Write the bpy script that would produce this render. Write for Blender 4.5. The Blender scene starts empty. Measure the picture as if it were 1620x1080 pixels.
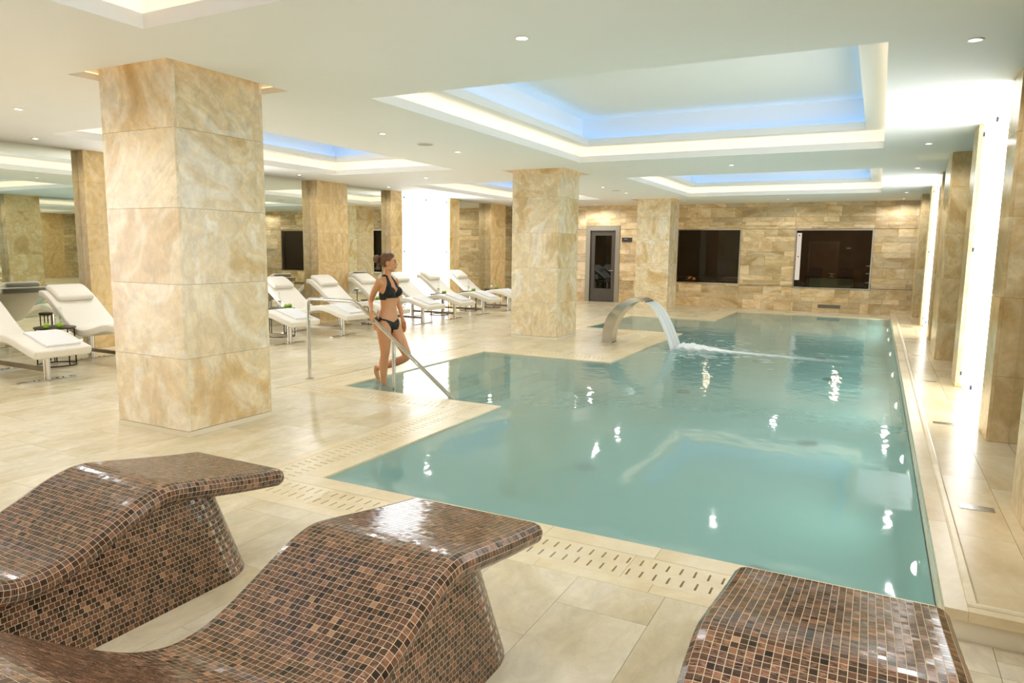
import bpy, math, random
import numpy as np
from mathutils import Vector, Matrix

random.seed(7)
RNG = np.random.default_rng(7)
scene = bpy.context.scene
COL = scene.collection
PI = math.pi

# ------------------------------------------------------------------ camera
FPX = 1108.97                      # focal length in pixels of a 1620 px wide frame
CAM = np.array([0.0, 0.0, 1.75])
CR = np.array([[0.8872292, 0.46114841, 0.01290329],
               [-0.07123284, 0.10930725, 0.99145237],
               [-0.45579626, 0.88056463, -0.1298295]])   # right, up, forward
cam_data = bpy.data.cameras.new('camera')
cam = bpy.data.objects.new('camera', cam_data)
COL.objects.link(cam)
cam_data.sensor_fit = 'HORIZONTAL'
cam_data.sensor_width = 36.0
cam_data.lens = FPX / 1620 * 36.0
cam_data.clip_start = 0.05
cam_data.clip_end = 200
m = Matrix.Identity(4)
for i in range(3):
    m[i][0] = CR[0][i]; m[i][1] = CR[1][i]; m[i][2] = -CR[2][i]; m[i][3] = CAM[i]
cam.matrix_world = m
scene.camera = cam

def project(pts):
    v = (np.asarray(pts, float) - CAM) @ CR.T
    z = np.where(np.abs(v[..., 2]) < 1e-6, 1e-6, v[..., 2])
    return np.stack([810 + FPX * v[..., 0] / z, 540 - FPX * v[..., 1] / z, v[..., 2]], -1)

# ------------------------------------------------------------------ world, exposure, light levels
world = bpy.data.worlds.new('world')
scene.world = world
world.use_nodes = True
world.node_tree.nodes['Background'].inputs[0].default_value = (0.9, 0.95, 1, 1)
world.node_tree.nodes['Background'].inputs[1].default_value = 0.05
vs = scene.view_settings
vs.view_transform = 'Standard'
vs.look = 'None'
vs.exposure = 0.32
vs.gamma = 1.0
vs.use_curve_mapping = False
PANEL_EMIT = 3.7        # back-lit wall panels
COVE_EMIT = 4.4        # warm strips in the coves
BLUE_EMIT = 4.2         # blue strips in the upper coves
SLOT_EMIT = 2.0         # warm strips round the column heads
SPOT_W = 52.0           # ceiling downlights
POOL_W = 8.0           # underwater lamps
cy = scene.cycles
cy.use_denoising = True
cy.use_adaptive_sampling = True
cy.adaptive_threshold = 0.015
cy.max_bounces = 10
cy.diffuse_bounces = 5
cy.glossy_bounces = 6
cy.transparent_max_bounces = 16
cy.transmission_bounces = 8
cy.caustics_reflective = False
cy.caustics_refractive = False
cy.sample_clamp_indirect = 6.0

# ------------------------------------------------------------------ node helpers
def srgb(r, g, b):
    f = lambda c: c / 12.92 if c <= 0.04045 else ((c + 0.055) / 1.055) ** 2.4
    return (f(r / 255), f(g / 255), f(b / 255), 1.0)

def new_mat(name):
    mt = bpy.data.materials.new(name)
    mt.use_nodes = True
    nt = mt.node_tree
    nt.nodes.clear()
    out = nt.nodes.new('ShaderNodeOutputMaterial')
    return mt, nt, out

def nd(nt, typ, **kw):
    n = nt.nodes.new(typ)
    for k, v in kw.items():
        if k.startswith('i_'):
            n.inputs[k[2:].replace('_', ' ')].default_value = v
        else:
            setattr(n, k, v)
    return n

def principled(name, color, rough=0.5, metallic=0.0, spec=0.5, **kw):
    mt, nt, out = new_mat(name)
    p = nd(nt, 'ShaderNodeBsdfPrincipled')
    p.inputs['Base Color'].default_value = color
    p.inputs['Roughness'].default_value = rough
    p.inputs['Metallic'].default_value = metallic
    p.inputs['Specular IOR Level'].default_value = spec
    for k, v in kw.items():
        p.inputs[k.replace('_', ' ')].default_value = v
    nt.links.new(p.outputs[0], out.inputs[0])
    return mt

def noisy(name, c1, c2, scale, rough, metallic=0.0, bump=0.0, stretch=(1, 1, 1), coat=0.0):
    mt, nt, out = new_mat(name)
    g = nd(nt, 'ShaderNodeNewGeometry')
    mp = nd(nt, 'ShaderNodeMapping')
    mp.inputs['Scale'].default_value = stretch
    nt.links.new(g.outputs['Position'], mp.inputs[0])
    n = nd(nt, 'ShaderNodeTexNoise')
    n.inputs['Scale'].default_value = scale
    n.inputs['Detail'].default_value = 5
    nt.links.new(mp.outputs[0], n.inputs[0])
    r = nd(nt, 'ShaderNodeMix', data_type='RGBA')
    nt.links.new(n.outputs[0], r.inputs[0])
    r.inputs[6].default_value = c1
    r.inputs[7].default_value = c2
    p = nd(nt, 'ShaderNodeBsdfPrincipled')
    nt.links.new(r.outputs[2], p.inputs['Base Color'])
    p.inputs['Roughness'].default_value = rough
    p.inputs['Metallic'].default_value = metallic
    p.inputs['Coat Weight'].default_value = coat
    if bump:
        b = nd(nt, 'ShaderNodeBump')
        b.inputs['Strength'].default_value = bump
        b.inputs['Distance'].default_value = 0.01
        nt.links.new(n.outputs[0], b.inputs['Height'])
        nt.links.new(b.outputs[0], p.inputs['Normal'])
    nt.links.new(p.outputs[0], out.inputs[0])
    return mt

def emission(name, color, strength):
    mt, nt, out = new_mat(name)
    e = nd(nt, 'ShaderNodeEmission')
    e.inputs[0].default_value = color
    e.inputs[1].default_value = strength
    nt.links.new(e.outputs[0], out.inputs[0])
    return mt

def travertine(name, cols, scale=1.2, rough=0.25, stretch=(1, 1, 1), vary=0.08, distort=1.2, speck=0.25, shift=True, spec=0.5, rot=(0, 0, 0)):
    """cols: list of (position, colour). A bedded stone: warped noise bands, fine pits, a tone per slab."""
    mt, nt, out = new_mat(name)
    L = nt.links.new
    g = nd(nt, 'ShaderNodeNewGeometry')
    oi = nd(nt, 'ShaderNodeObjectInfo')
    sc = nd(nt, 'ShaderNodeVectorMath', operation='SCALE')
    sc.inputs[0].default_value = (31.7, 47.1, 23.9) if shift else (0, 0, 0)
    L(oi.outputs['Random'], sc.inputs['Scale'])
    ad = nd(nt, 'ShaderNodeVectorMath', operation='ADD')
    L(g.outputs['Position'], ad.inputs[0]); L(sc.outputs[0], ad.inputs[1])
    mp = nd(nt, 'ShaderNodeMapping')
    mp.inputs['Scale'].default_value = stretch
    mp.inputs['Rotation'].default_value = rot
    L(ad.outputs[0], mp.inputs[0])
    n1 = nd(nt, 'ShaderNodeTexNoise')
    n1.inputs['Scale'].default_value = scale
    n1.inputs['Detail'].default_value = 7
    n1.inputs['Roughness'].default_value = 0.62
    n1.inputs['Distortion'].default_value = distort
    L(mp.outputs[0], n1.inputs[0])
    rp = nd(nt, 'ShaderNodeValToRGB')
    rp.color_ramp.elements.remove(rp.color_ramp.elements[1])
    for k, (pos, c) in enumerate(cols):
        e = rp.color_ramp.elements[0] if k == 0 else rp.color_ramp.elements.new(pos)
        e.position = pos
        e.color = c
    L(n1.outputs[0], rp.inputs[0])
    n2 = nd(nt, 'ShaderNodeTexNoise')
    n2.inputs['Scale'].default_value = scale * 9
    n2.inputs['Detail'].default_value = 8
    n2.inputs['Roughness'].default_value = 0.75
    n2.inputs['Distortion'].default_value = 0.6
    L(mp.outputs[0], n2.inputs[0])
    mr = nd(nt, 'ShaderNodeMapRange')
    mr.inputs[1].default_value = 0.35; mr.inputs[2].default_value = 0.7
    mr.inputs[3].default_value = 1 + speck * 0.35; mr.inputs[4].default_value = 1 - speck
    L(n2.outputs[0], mr.inputs[0])
    tr = nd(nt, 'ShaderNodeMapRange')
    tr.inputs[3].default_value = 1 - vary; tr.inputs[4].default_value = 1 + vary
    L(oi.outputs['Random'], tr.inputs[0])
    mu = nd(nt, 'ShaderNodeMath', operation='MULTIPLY')
    L(mr.outputs[0], mu.inputs[0]); L(tr.outputs[0], mu.inputs[1])
    vm = nd(nt, 'ShaderNodeVectorMath', operation='SCALE')
    L(rp.outputs[0], vm.inputs[0]); L(mu.outputs[0], vm.inputs['Scale'])
    p = nd(nt, 'ShaderNodeBsdfPrincipled')
    L(vm.outputs[0], p.inputs['Base Color'])
    p.inputs['Roughness'].default_value = rough
    p.inputs['Specular IOR Level'].default_value = spec
    L(p.outputs[0], out.inputs[0])
    return mt

M = {}
M['ceiling'] = noisy('ceiling_plaster', srgb(247, 248, 246), srgb(250, 251, 249), 3, 0.75)
M['cove'] = principled('cove_plaster', srgb(248, 248, 246), 0.7)
M['floor'] = travertine('floor_travertine',
    [(0.28, srgb(206, 188, 146)), (0.45, srgb(224, 210, 176)), (0.58, srgb(234, 223, 196)), (0.75, srgb(214, 196, 158))],
    1.1, 0.27, (1.0, 0.55, 1), 0.045, 1.0, 0.16)
M['deck'] = travertine('deck_travertine',
    [(0.3, srgb(205, 178, 132)), (0.5, srgb(226, 205, 164)), (0.7, srgb(236, 220, 186))],
    1.0, 0.24, (1.0, 0.6, 1), 0.04, 0.8, 0.10)
M['grate'] = travertine('grate_travertine',
    [(0.3, srgb(218, 196, 150)), (0.5, srgb(234, 217, 178)), (0.7, srgb(240, 227, 196))],
    1.4, 0.3, (1, 1, 1), 0.03, 0.6, 0.08)
M['column'] = travertine('column_travertine',
    [(0.25, srgb(202, 164, 106)), (0.40, srgb(224, 196, 144)), (0.47, srgb(240, 224, 188)), (0.53, srgb(231, 208, 162)), (0.61, srgb(246, 236, 212)), (0.78, srgb(216, 184, 132))],
    0.75, 0.2, (1, 1, 0.9), 0.03, 1.7, 0.24)
M['pilaster'] = travertine('pilaster_travertine',
    [(0.25, srgb(186, 148, 90)), (0.40, srgb(212, 179, 122)), (0.48, srgb(230, 204, 154)), (0.54, srgb(217, 185, 129)), (0.64, srgb(238, 217, 172)), (0.8, srgb(198, 161, 103))],
    0.9, 0.16, (1, 1, 0.8), 0.05, 1.2, 0.2)
M['wallstone'] = travertine('wall_travertine',
    [(0.25, srgb(180, 148, 100)), (0.42, srgb(210, 180, 130)), (0.55, srgb(228, 204, 160)), (0.72, srgb(240, 222, 186))],
    1.3, 0.22, (0.8, 1, 1.8), 0.21, 1.2, 0.18)
M['plainstone'] = travertine('plain_travertine',
    [(0.3, srgb(170, 130, 74)), (0.6, srgb(205, 168, 110))], 1.2, 0.3, (1, 1, 1), 0.0, 1.2, 0.15)
M['joint'] = principled('stone_joint', srgb(104, 80, 46), 0.8)
M['floorjoint'] = principled('floor_joint', srgb(188, 166, 122), 0.7)
M['plinth'] = principled('plinth_stone', srgb(232, 222, 196), 0.35)
M['channel'] = principled('channel_shade', srgb(96, 76, 44), 0.8)
M['basin'] = noisy('pool_lining', srgb(160, 206, 200), srgb(174, 214, 207), 0.7, 0.4)
M['step'] = noisy('pool_step_tile', srgb(196, 216, 190), srgb(208, 224, 200), 2.0, 0.4)
M['mirror'] = principled('mirror_glass', (0.80, 0.82, 0.74, 1), 0.01, 1.0)
M['chrome'] = principled('polished_steel', (0.62, 0.60, 0.56, 1), 0.10, 1.0)
M['steel'] = principled('brushed_steel', (0.66, 0.64, 0.60, 1), 0.22, 1.0)
M['spoutsteel'] = principled('satin_spout_steel', (0.50, 0.47, 0.41, 1), 0.14, 1.0)
M['bronze'] = principled('bronzed_steel', (0.30, 0.26, 0.20, 1), 0.25, 1.0)
M['darkmetal'] = principled('dark_bronze_metal', srgb(60, 46, 34), 0.4, 0.6)
M['leather'] = noisy('white_leather', srgb(226, 220, 205), srgb(231, 226, 212), 4, 0.45)
M['towel'] = noisy('white_terry', srgb(238, 238, 236), srgb(230, 230, 228), 180, 0.9, bump=0.3)
M['panel'] = emission('lit_panel', (0.95, 0.985, 1.0, 1), PANEL_EMIT)
M['cove_led'] = emission('warm_led', (1.0, 0.77, 0.52, 1), COVE_EMIT)
M['blue_led'] = emission('blue_led', (0.14, 0.44, 1.0, 1), BLUE_EMIT)
M['slot_led'] = emission('amber_led', (1.0, 0.60, 0.26, 1), SLOT_EMIT)
M['lamp'] = emission('lamp_lens', (1.0, 0.95, 0.84, 1), 14.0)
M['poollamp'] = emission('pool_lamp_lens', (1.0, 0.95, 0.86, 1), 2.5)
M['whitepaint'] = principled('white_lacquer', srgb(240, 238, 230), 0.4)
M['doorwood'] = noisy('grey_brown_wood', srgb(72, 62, 50), srgb(84, 74, 60), 30, 0.4, stretch=(1, 1, 0.1))
M['doorframe'] = principled('door_frame_metal', srgb(150, 142, 124), 0.35, 0.5)
M['signplate'] = principled('sign_plate', srgb(52, 48, 44), 0.4)
M['signtext'] = principled('sign_lettering', srgb(200, 196, 186), 0.5)
M['darkroom'] = noisy('dark_room_wall', srgb(50, 40, 30), srgb(62, 50, 38), 2, 0.8)
M['darkwood'] = noisy('dark_wood', srgb(58, 38, 24), srgb(80, 54, 34), 8, 0.5, stretch=(1, 1, 6))
M['apple'] = noisy('apple_skin', srgb(120, 160, 20), srgb(150, 190, 50), 25, 0.3)
M['stem'] = principled('apple_stem', srgb(70, 50, 25), 0.7)
M['herb'] = noisy('mint_leaf', srgb(50, 95, 30), srgb(90, 135, 50), 40, 0.5)
M['label'] = principled('bottle_label', srgb(238, 232, 220), 0.6)
M['labelred'] = principled('bottle_label_band', srgb(130, 60, 40), 0.5)
M['greenglass'] = principled('pale_green_glass', srgb(170, 196, 172), 0.15)

def glassy(name, tint, refl=1.0, ior=1.45, rough=0.0, body=0.0, bodycol=(1, 1, 1, 1)):
    """thin clear sheet: tinted see-through plus mirror reflection by Fresnel, optional cloudy body"""
    mt, nt, out = new_mat(name)
    L = nt.links.new
    t = nd(nt, 'ShaderNodeBsdfTransparent'); t.inputs[0].default_value = tint
    gl = nd(nt, 'ShaderNodeBsdfGlossy'); gl.inputs['Roughness'].default_value = rough
    gl.inputs[0].default_value = (refl, refl, refl, 1)
    lw = nd(nt, 'ShaderNodeLayerWeight'); lw.inputs[0].default_value = 0.5
    pw = nd(nt, 'ShaderNodeMath', operation='POWER'); L(lw.outputs['Facing'], pw.inputs[0]); pw.inputs[1].default_value = 5.0
    f0 = ((ior - 1) / (ior + 1)) ** 2
    fr = nd(nt, 'ShaderNodeMath', operation='MULTIPLY_ADD'); L(pw.outputs[0], fr.inputs[0]); fr.inputs[1].default_value = 1 - f0; fr.inputs[2].default_value = f0
    src = t
    if body:
        d = nd(nt, 'ShaderNodeBsdfDiffuse'); d.inputs[0].default_value = bodycol
        mb = nd(nt, 'ShaderNodeMixShader'); mb.inputs[0].default_value = body
        L(t.outputs[0], mb.inputs[1]); L(d.outputs[0], mb.inputs[2]); src = mb
    mx = nd(nt, 'ShaderNodeMixShader')
    L(fr.outputs[0], mx.inputs[0]); L(src.outputs[0], mx.inputs[1]); L(gl.outputs[0], mx.inputs[2])
    L(mx.outputs[0], out.inputs[0])
    return mt
M['glass'] = glassy('clear_glass', (0.93, 0.96, 0.94, 1), 0.9, 1.5)
M['darkglass'] = glassy('smoked_glass', (0.62, 0.58, 0.52, 1), 0.8, 1.5)
M['doorglass'] = glassy('door_glass', (0.12, 0.11, 0.10, 1), 0.9, 1.6)
M['falling'] = glassy('falling_water', (0.95, 0.98, 0.97, 1), 0.25, 1.2, 0.35, 0.74, (0.93, 0.95, 0.93, 1))
M['foam'] = glassy('foam_water', (0.96, 0.99, 0.98, 1), 0.5, 1.2, 0.3, 0.6, (0.94, 0.97, 0.95, 1))

def water_mat():
    mt, nt, out = new_mat('pool_water')
    L = nt.links.new
    g = nd(nt, 'ShaderNodeNewGeometry')
    mp = nd(nt, 'ShaderNodeMapping'); mp.inputs['Scale'].default_value = (1.0, 0.8, 1)
    mp.inputs['Rotation'].default_value = (0, 0, 0.5)
    L(g.outputs['Position'], mp.inputs[0])
    n = nd(nt, 'ShaderNodeTexNoise'); n.inputs['Scale'].default_value = 1.6
    n.inputs['Detail'].default_value = 2.5; n.inputs['Distortion'].default_value = 0.4
    L(mp.outputs[0], n.inputs[0])
    # choppier water round the falling sheet
    ds = nd(nt, 'ShaderNodeVectorMath', operation='DISTANCE'); ds.inputs[1].default_value = (-2.2, 12.8, 0)
    L(g.outputs['Position'], ds.inputs[0])
    mr = nd(nt, 'ShaderNodeMapRange'); mr.inputs[1].default_value = 0.0; mr.inputs[2].default_value = 11.0
    mr.inputs[3].default_value = 1.0; mr.inputs[4].default_value = 0.0
    mr.interpolation_type = 'SMOOTHSTEP'
    L(ds.outputs['Value'], mr.inputs[0])
    n2 = nd(nt, 'ShaderNodeTexNoise'); n2.inputs['Scale'].default_value = 5.0; n2.inputs['Detail'].default_value = 4
    L(mp.outputs[0], n2.inputs[0])
    sub = nd(nt, 'ShaderNodeMath', operation='SUBTRACT'); L(n2.outputs[0], sub.inputs[0]); sub.inputs[1].default_value = 0.5
    mul = nd(nt, 'ShaderNodeMath', operation='MULTIPLY')
    p3 = nd(nt, 'ShaderNodeMath', operation='POWER'); L(mr.outputs[0], p3.inputs[0]); p3.inputs[1].default_value = 3.0
    L(sub.outputs[0], mul.inputs[0]); L(p3.outputs[0], mul.inputs[1])
    add = nd(nt, 'ShaderNodeMath', operation='MULTIPLY_ADD')
    L(n.outputs[0], add.inputs[0]); add.inputs[1].default_value = 0.55; L(mul.outputs[0], add.inputs[2])
    n3 = nd(nt, 'ShaderNodeTexNoise'); n3.inputs['Scale'].default_value = 7.0; n3.inputs['Detail'].default_value = 1.0
    L(mp.outputs[0], n3.inputs[0])
    ad3 = nd(nt, 'ShaderNodeMath', operation='MULTIPLY_ADD'); L(n3.outputs[0], ad3.inputs[0]); ad3.inputs[1].default_value = 0.09; L(add.outputs[0], ad3.inputs[2])
    b = nd(nt, 'ShaderNodeBump'); b.inputs['Strength'].default_value = 0.35; b.inputs['Distance'].default_value = 0.03
    L(ad3.outputs[0], b.inputs['Height'])
    t = nd(nt, 'ShaderNodeBsdfTransparent'); t.inputs[0].default_value = (0.80, 0.93, 0.91, 1)
    d = nd(nt, 'ShaderNodeBsdfDiffuse'); d.inputs[0].default_value = srgb(176, 216, 208)
    mb = nd(nt, 'ShaderNodeMixShader'); mb.inputs[0].default_value = 0.45
    L(t.outputs[0], mb.inputs[1]); L(d.outputs[0], mb.inputs[2])
    gl = nd(nt, 'ShaderNodeBsdfGlossy'); gl.inputs['Roughness'].default_value = 0.035
    L(b.outputs[0], gl.inputs['Normal'])
    fr = nd(nt, 'ShaderNodeFresnel'); fr.inputs[0].default_value = 1.33
    L(b.outputs[0], fr.inputs['Normal'])
    mx = nd(nt, 'ShaderNodeMixShader')
    L(fr.outputs[0], mx.inputs[0]); L(mb.outputs[0], mx.inputs[1]); L(gl.outputs[0], mx.inputs[2])
    L(mx.outputs[0], out.inputs[0])
    return mt
M['water'] = water_mat()

def mosaic_mat():
    mt, nt, out = new_mat('glass_mosaic')
    L = nt.links.new
    at = nd(nt, 'ShaderNodeAttribute'); at.attribute_name = 'tone'
    sep = nd(nt, 'ShaderNodeSeparateColor'); L(at.outputs['Color'], sep.inputs[0])
    rp = nd(nt, 'ShaderNodeValToRGB')
    cols = [(0.0, srgb(34, 24, 18)), (0.22, srgb(52, 36, 27)), (0.5, srgb(74, 49, 35)), (0.72, srgb(100, 66, 47)), (0.9, srgb(138, 98, 72)), (1.0, srgb(172, 136, 102))]
    rp.color_ramp.elements.remove(rp.color_ramp.elements[1])
    for k, (pos, c) in enumerate(cols):
        e = rp.color_ramp.elements[0] if k == 0 else rp.color_ramp.elements.new(pos)
        e.position = pos; e.color = c
    L(sep.outputs[0], rp.inputs[0])
    uv = nd(nt, 'ShaderNodeUVMap'); uv.uv_map = 'UVMap'
    mp = nd(nt, 'ShaderNodeMapping'); mp.inputs['Scale'].default_value = (1.0, 9, 1)
    L(uv.outputs[0], mp.inputs[0])
    n = nd(nt, 'ShaderNodeTexNoise'); n.inputs['Scale'].default_value = 1.0; n.inputs['Detail'].default_value = 3
    n.inputs['Distortion'].default_value = 0.6
    L(mp.outputs[0], n.inputs[0])
    mr = nd(nt, 'ShaderNodeMapRange'); mr.inputs[1].default_value = 0.46; mr.inputs[2].default_value = 0.62
    L(n.outputs[0], mr.inputs[0])
    mul = nd(nt, 'ShaderNodeMath', operation='MULTIPLY'); L(mr.outputs[0], mul.inputs[0]); L(sep.outputs[1], mul.inputs[1])
    mx = nd(nt, 'ShaderNodeMix', data_type='RGBA')
    L(mul.outputs[0], mx.inputs[0]); L(rp.outputs[0], mx.inputs[6])
    mx.inputs[7].default_value = srgb(206, 152, 118)
    p = nd(nt, 'ShaderNodeBsdfPrincipled')
    L(mx.outputs[2], p.inputs['Base Color'])
    p.inputs['Roughness'].default_value = 0.14
    p.inputs['Specular IOR Level'].default_value = 0.5
    L(p.outputs[0], out.inputs[0])
    return mt
M['mosaic'] = mosaic_mat()
M['grout'] = principled('cream_grout', srgb(200, 184, 150), 0.7)

# ------------------------------------------------------------------ mesh helpers
def link(o, parent=None):
    COL.objects.link(o)
    if parent is not None:
        o.parent = parent
    return o

def mesh_data(name, verts, faces, mat=None, smooth=False):
    me = bpy.data.meshes.new(name)
    me.from_pydata([tuple(v) for v in verts], [], [tuple(f) for f in faces])
    if mat is not None:
        for mm in (mat if isinstance(mat, (list, tuple)) else [mat]):
            me.materials.append(mm)
    if smooth:
        me.polygons.foreach_set('use_smooth', [True] * len(me.polygons))
    me.update()
    return me

def tag(o, label=None, cat=None, group=None, kind=None):
    if label: o['label'] = label
    if cat: o['category'] = cat
    if group: o['group'] = group
    if kind: o['kind'] = kind
    return o

def empty(name, loc=(0, 0, 0), rz=0, parent=None):
    o = bpy.data.objects.new(name, None)
    o.location = loc
    o.rotation_euler = (0, 0, rz)
    o.empty_display_size = 0.1
    return link(o, parent)

class MB:
    def __init__(s):
        s.v = []; s.f = []
    def add(s, verts, faces):
        k = len(s.v)
        s.v += [tuple(map(float, v)) for v in verts]
        s.f += [tuple(i + k for i in f) for f in faces]
        return s
    def box(s, x0, x1, y0, y1, z0, z1):
        v = [(x0, y0, z0), (x1, y0, z0), (x1, y1, z0), (x0, y1, z0), (x0, y0, z1), (x1, y0, z1), (x1, y1, z1), (x0, y1, z1)]
        return s.add(v, [(0, 3, 2, 1), (4, 5, 6, 7), (0, 1, 5, 4), (1, 2, 6, 5), (2, 3, 7, 6), (3, 0, 4, 7)])
    def tube(s, pts, r, n=12, caps=True):
        pts = [Vector(p) for p in pts]
        rs = r if isinstance(r, (list, tuple)) else [r] * len(pts)
        rings = []
        up = None
        for i, p in enumerate(pts):
            d = (pts[min(i + 1, len(pts) - 1)] - pts[max(i - 1, 0)]).normalized()
            if up is None:
                up = Vector((0, 0, 1)) if abs(d.z) < 0.9 else Vector((1, 0, 0))
            a = d.cross(up).normalized()
            up = a.cross(d).normalized()
            rings.append([p + (a * math.cos(2 * PI * k / n) + up * math.sin(2 * PI * k / n)) * rs[i] for k in range(n)])
        v = [q for ring in rings for q in ring]
        f = []
        for i in range(len(rings) - 1):
            for k in range(n):
                f.append((i * n + k, i * n + (k + 1) % n, (i + 1) * n + (k + 1) % n, (i + 1) * n + k))
        if caps:
            f.append(tuple(reversed(range(n))))
            f.append(tuple((len(rings) - 1) * n + k for k in range(n)))
        return s.add(v, f)
    def lathe(s, prof, n=20, c=(0, 0, 0), caps=True):
        v = [(c[0] + r * math.cos(2 * PI * k / n), c[1] + r * math.sin(2 * PI * k / n), c[2] + z) for r, z in prof for k in range(n)]
        f = []
        for i in range(len(prof) - 1):
            for k in range(n):
                f.append((i * n + k, i * n + (k + 1) % n, (i + 1) * n + (k + 1) % n, (i + 1) * n + k))
        if caps:
            f.append(tuple(reversed(range(n))))
            f.append(tuple((len(prof) - 1) * n + k for k in range(n)))
        return s.add(v, f)
    def build(s, name, mat, parent=None, smooth=False, loc=None):
        o = bpy.data.objects.new(name, mesh_data(name, s.v, s.f, mat, smooth))
        if loc is not None:
            o.location = loc
        return link(o, parent)

def autosmooth(o, ang=40):
    me = o.data
    me.polygons.foreach_set('use_smooth', [True] * len(me.polygons))
    try:
        me.set_sharp_from_angle(angle=math.radians(ang))
    except Exception:
        pass
    return o

UNIT = {}
def unit_cube(mat):
    k = mat.name
    if k not in UNIT:
        b = MB().box(-.5, .5, -.5, .5, -.5, .5)
        UNIT[k] = mesh_data('slab_' + k, b.v, b.f, mat)
    return UNIT[k]

def slab(name, x0, x1, y0, y1, z0, z1, mat, parent):
    """a box piece that shares one mesh with all pieces of its material"""
    o = bpy.data.objects.new(name, unit_cube(mat))
    o.location = ((x0 + x1) / 2, (y0 + y1) / 2, (z0 + z1) / 2)
    o.scale = (x1 - x0, y1 - y0, z1 - z0)
    return link(o, parent)

def rect_cells(x0, x1, y0, y1, holes):
    """rectangle minus holes, as a list of rectangles"""
    xs = sorted({x0, x1, *[max(x0, min(x1, h[k])) for h in holes for k in (0, 1)]})
    ys = sorted({y0, y1, *[max(y0, min(y1, h[k])) for h in holes for k in (2, 3)]})
    out = []
    for i in range(len(xs) - 1):
        for j in range(len(ys) - 1):
            cx, cyy = (xs[i] + xs[i + 1]) / 2, (ys[j] + ys[j + 1]) / 2
            if any(h[0] < cx < h[1] and h[2] < cyy < h[3] for h in holes):
                continue
            out.append((xs[i], xs[i + 1], ys[j], ys[j + 1]))
    return out

def catmull(pts, n=8, closed=False):
    pts = [np.array(p, float) for p in pts]
    out = []
    N = len(pts)
    for i in range(N if closed else N - 1):
        if closed:
            p0, p1, p2, p3 = pts[(i - 1) % N], pts[i], pts[(i + 1) % N], pts[(i + 2) % N]
        else:
            p1, p2 = pts[i], pts[i + 1]
            p0 = pts[i - 1] if i > 0 else 2 * p1 - p2
            p3 = pts[i + 2] if i + 2 < N else 2 * p2 - p1
        for k in range(n):
            t = k / n
            out.append(0.5 * ((2 * p1) + (-p0 + p2) * t + (2 * p0 - 5 * p1 + 4 * p2 - p3) * t * t + (-p0 + 3 * p1 - 3 * p2 + p3) * t ** 3))
    if not closed:
        out.append(pts[-1])
    return np.array(out)

def resample(pts, step=None, n=None):
    pts = np.asarray(pts, float)
    d = np.r_[0, np.cumsum(np.linalg.norm(np.diff(pts, axis=0), axis=1))]
    if n is None:
        n = max(2, int(round(d[-1] / step)) + 1)
    t = np.linspace(0, d[-1], n)
    return np.stack([np.interp(t, d, pts[:, k]) for k in range(pts.shape[1])], -1)

# ================================================================== THE SETTING
ZC = 3.28                           # ceiling
XL, XR = -11.85, 1.10               # mirror planes of the long walls
YB, YF = -3.5, 23.1                 # back wall, far stone wall
PX = [(-3.66, 3.95), (-5.95, 6.83, 10.45), (-5.9, 15.1, 18.45)]
POOL = [(0.38, 3.95), (-3.66, 3.95), (-3.66, 6.83), (-5.95, 6.83), (-5.95, 10.45), (-3.66, 10.45),
        (-3.66, 15.1), (-5.9, 15.1), (-5.9, 18.45), (-3.66, 18.45), (-3.66, 21.6), (0.38, 21.6)]
POOL_RECTS = [(-3.66, 0.38, 3.95, 21.6), (-5.95, -3.66, 6.83, 10.45), (-5.9, -3.66, 15.1, 18.45)]
RINGS = [('coping_stone', 0.0, 0.165), ('grate_stone', 0.165, 0.475), ('border_strip', 0.475, 0.575)]
BAND = 0.575
DECK_Z = 0.15
WATER_Z = -0.015

# ---- floor: a bed with stone slabs set into it
cells = rect_cells(XL - .4, XR + .4, YB - .2, YF + .2, [(x0 - 0, x1, y0, y1) for x0, x1, y0, y1 in POOL_RECTS])
fb = MB()
for x0, x1, y0, y1 in cells:
    fb.add([(x0, y0, -.045), (x1, y0, -.045), (x1, y1, -.045), (x0, y1, -.045)], [(0, 1, 2, 3)])
    fb.add([(x0, y0, -.3), (x1, y0, -.3), (x1, y1, -.3), (x0, y1, -.3)], [(3, 2, 1, 0)])
floor = fb.build('floor', M['floorjoint'])
tag(floor, 'pale cream travertine floor of large slabs round the pool', 'floor', kind='structure')

band_holes = [(-3.66 - BAND, 0.38 + 5, 3.95 - BAND, 21.6 + BAND), (-5.95 - BAND, -3.6, 6.83 - BAND, 10.45 + BAND), (-5.9 - BAND, -3.6, 15.1 - BAND, 18.45 + BAND)]
slabs = []
SW, SL, GAP, SX0 = 0.475, 0.95, 0.0011, -4.17
for reg in [(XL, XR, YB, 3.95 - BAND), (XL, -4.235, 3.95 - BAND, 6.255), (XL, -6.525, 6.255, 11.025), (XL, -4.235, 11.025, 14.525),
            (.381, XR, 3.95 - BAND, 3.638), (XL, -6.475, 14.525, 19.025), (XL, -4.235, 19.025, 21.6 + BAND), (XL, XR, 21.6 + BAND, YF)]:
    x0, x1, y0, y1 = reg
    c0 = math.floor((x0 - SX0) / SW)
    for c in range(c0, int(math.ceil((x1 - SX0) / SW)) + 1):
        a, b = max(x0, SX0 + c * SW), min(x1, SX0 + (c + 1) * SW)
        if b - a < 0.02: continue
        off = (c * 0.37 % 1) * SL
        k = math.floor((y0 - off) / SL)
        while off + k * SL < y1:
            s0, s1 = max(y0, off + k * SL), min(y1, off + (k + 1) * SL)
            k += 1
            if s1 - s0 < 0.02: continue
            slabs.append((a + GAP, b - GAP, s0 + GAP, s1 - GAP))
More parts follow.
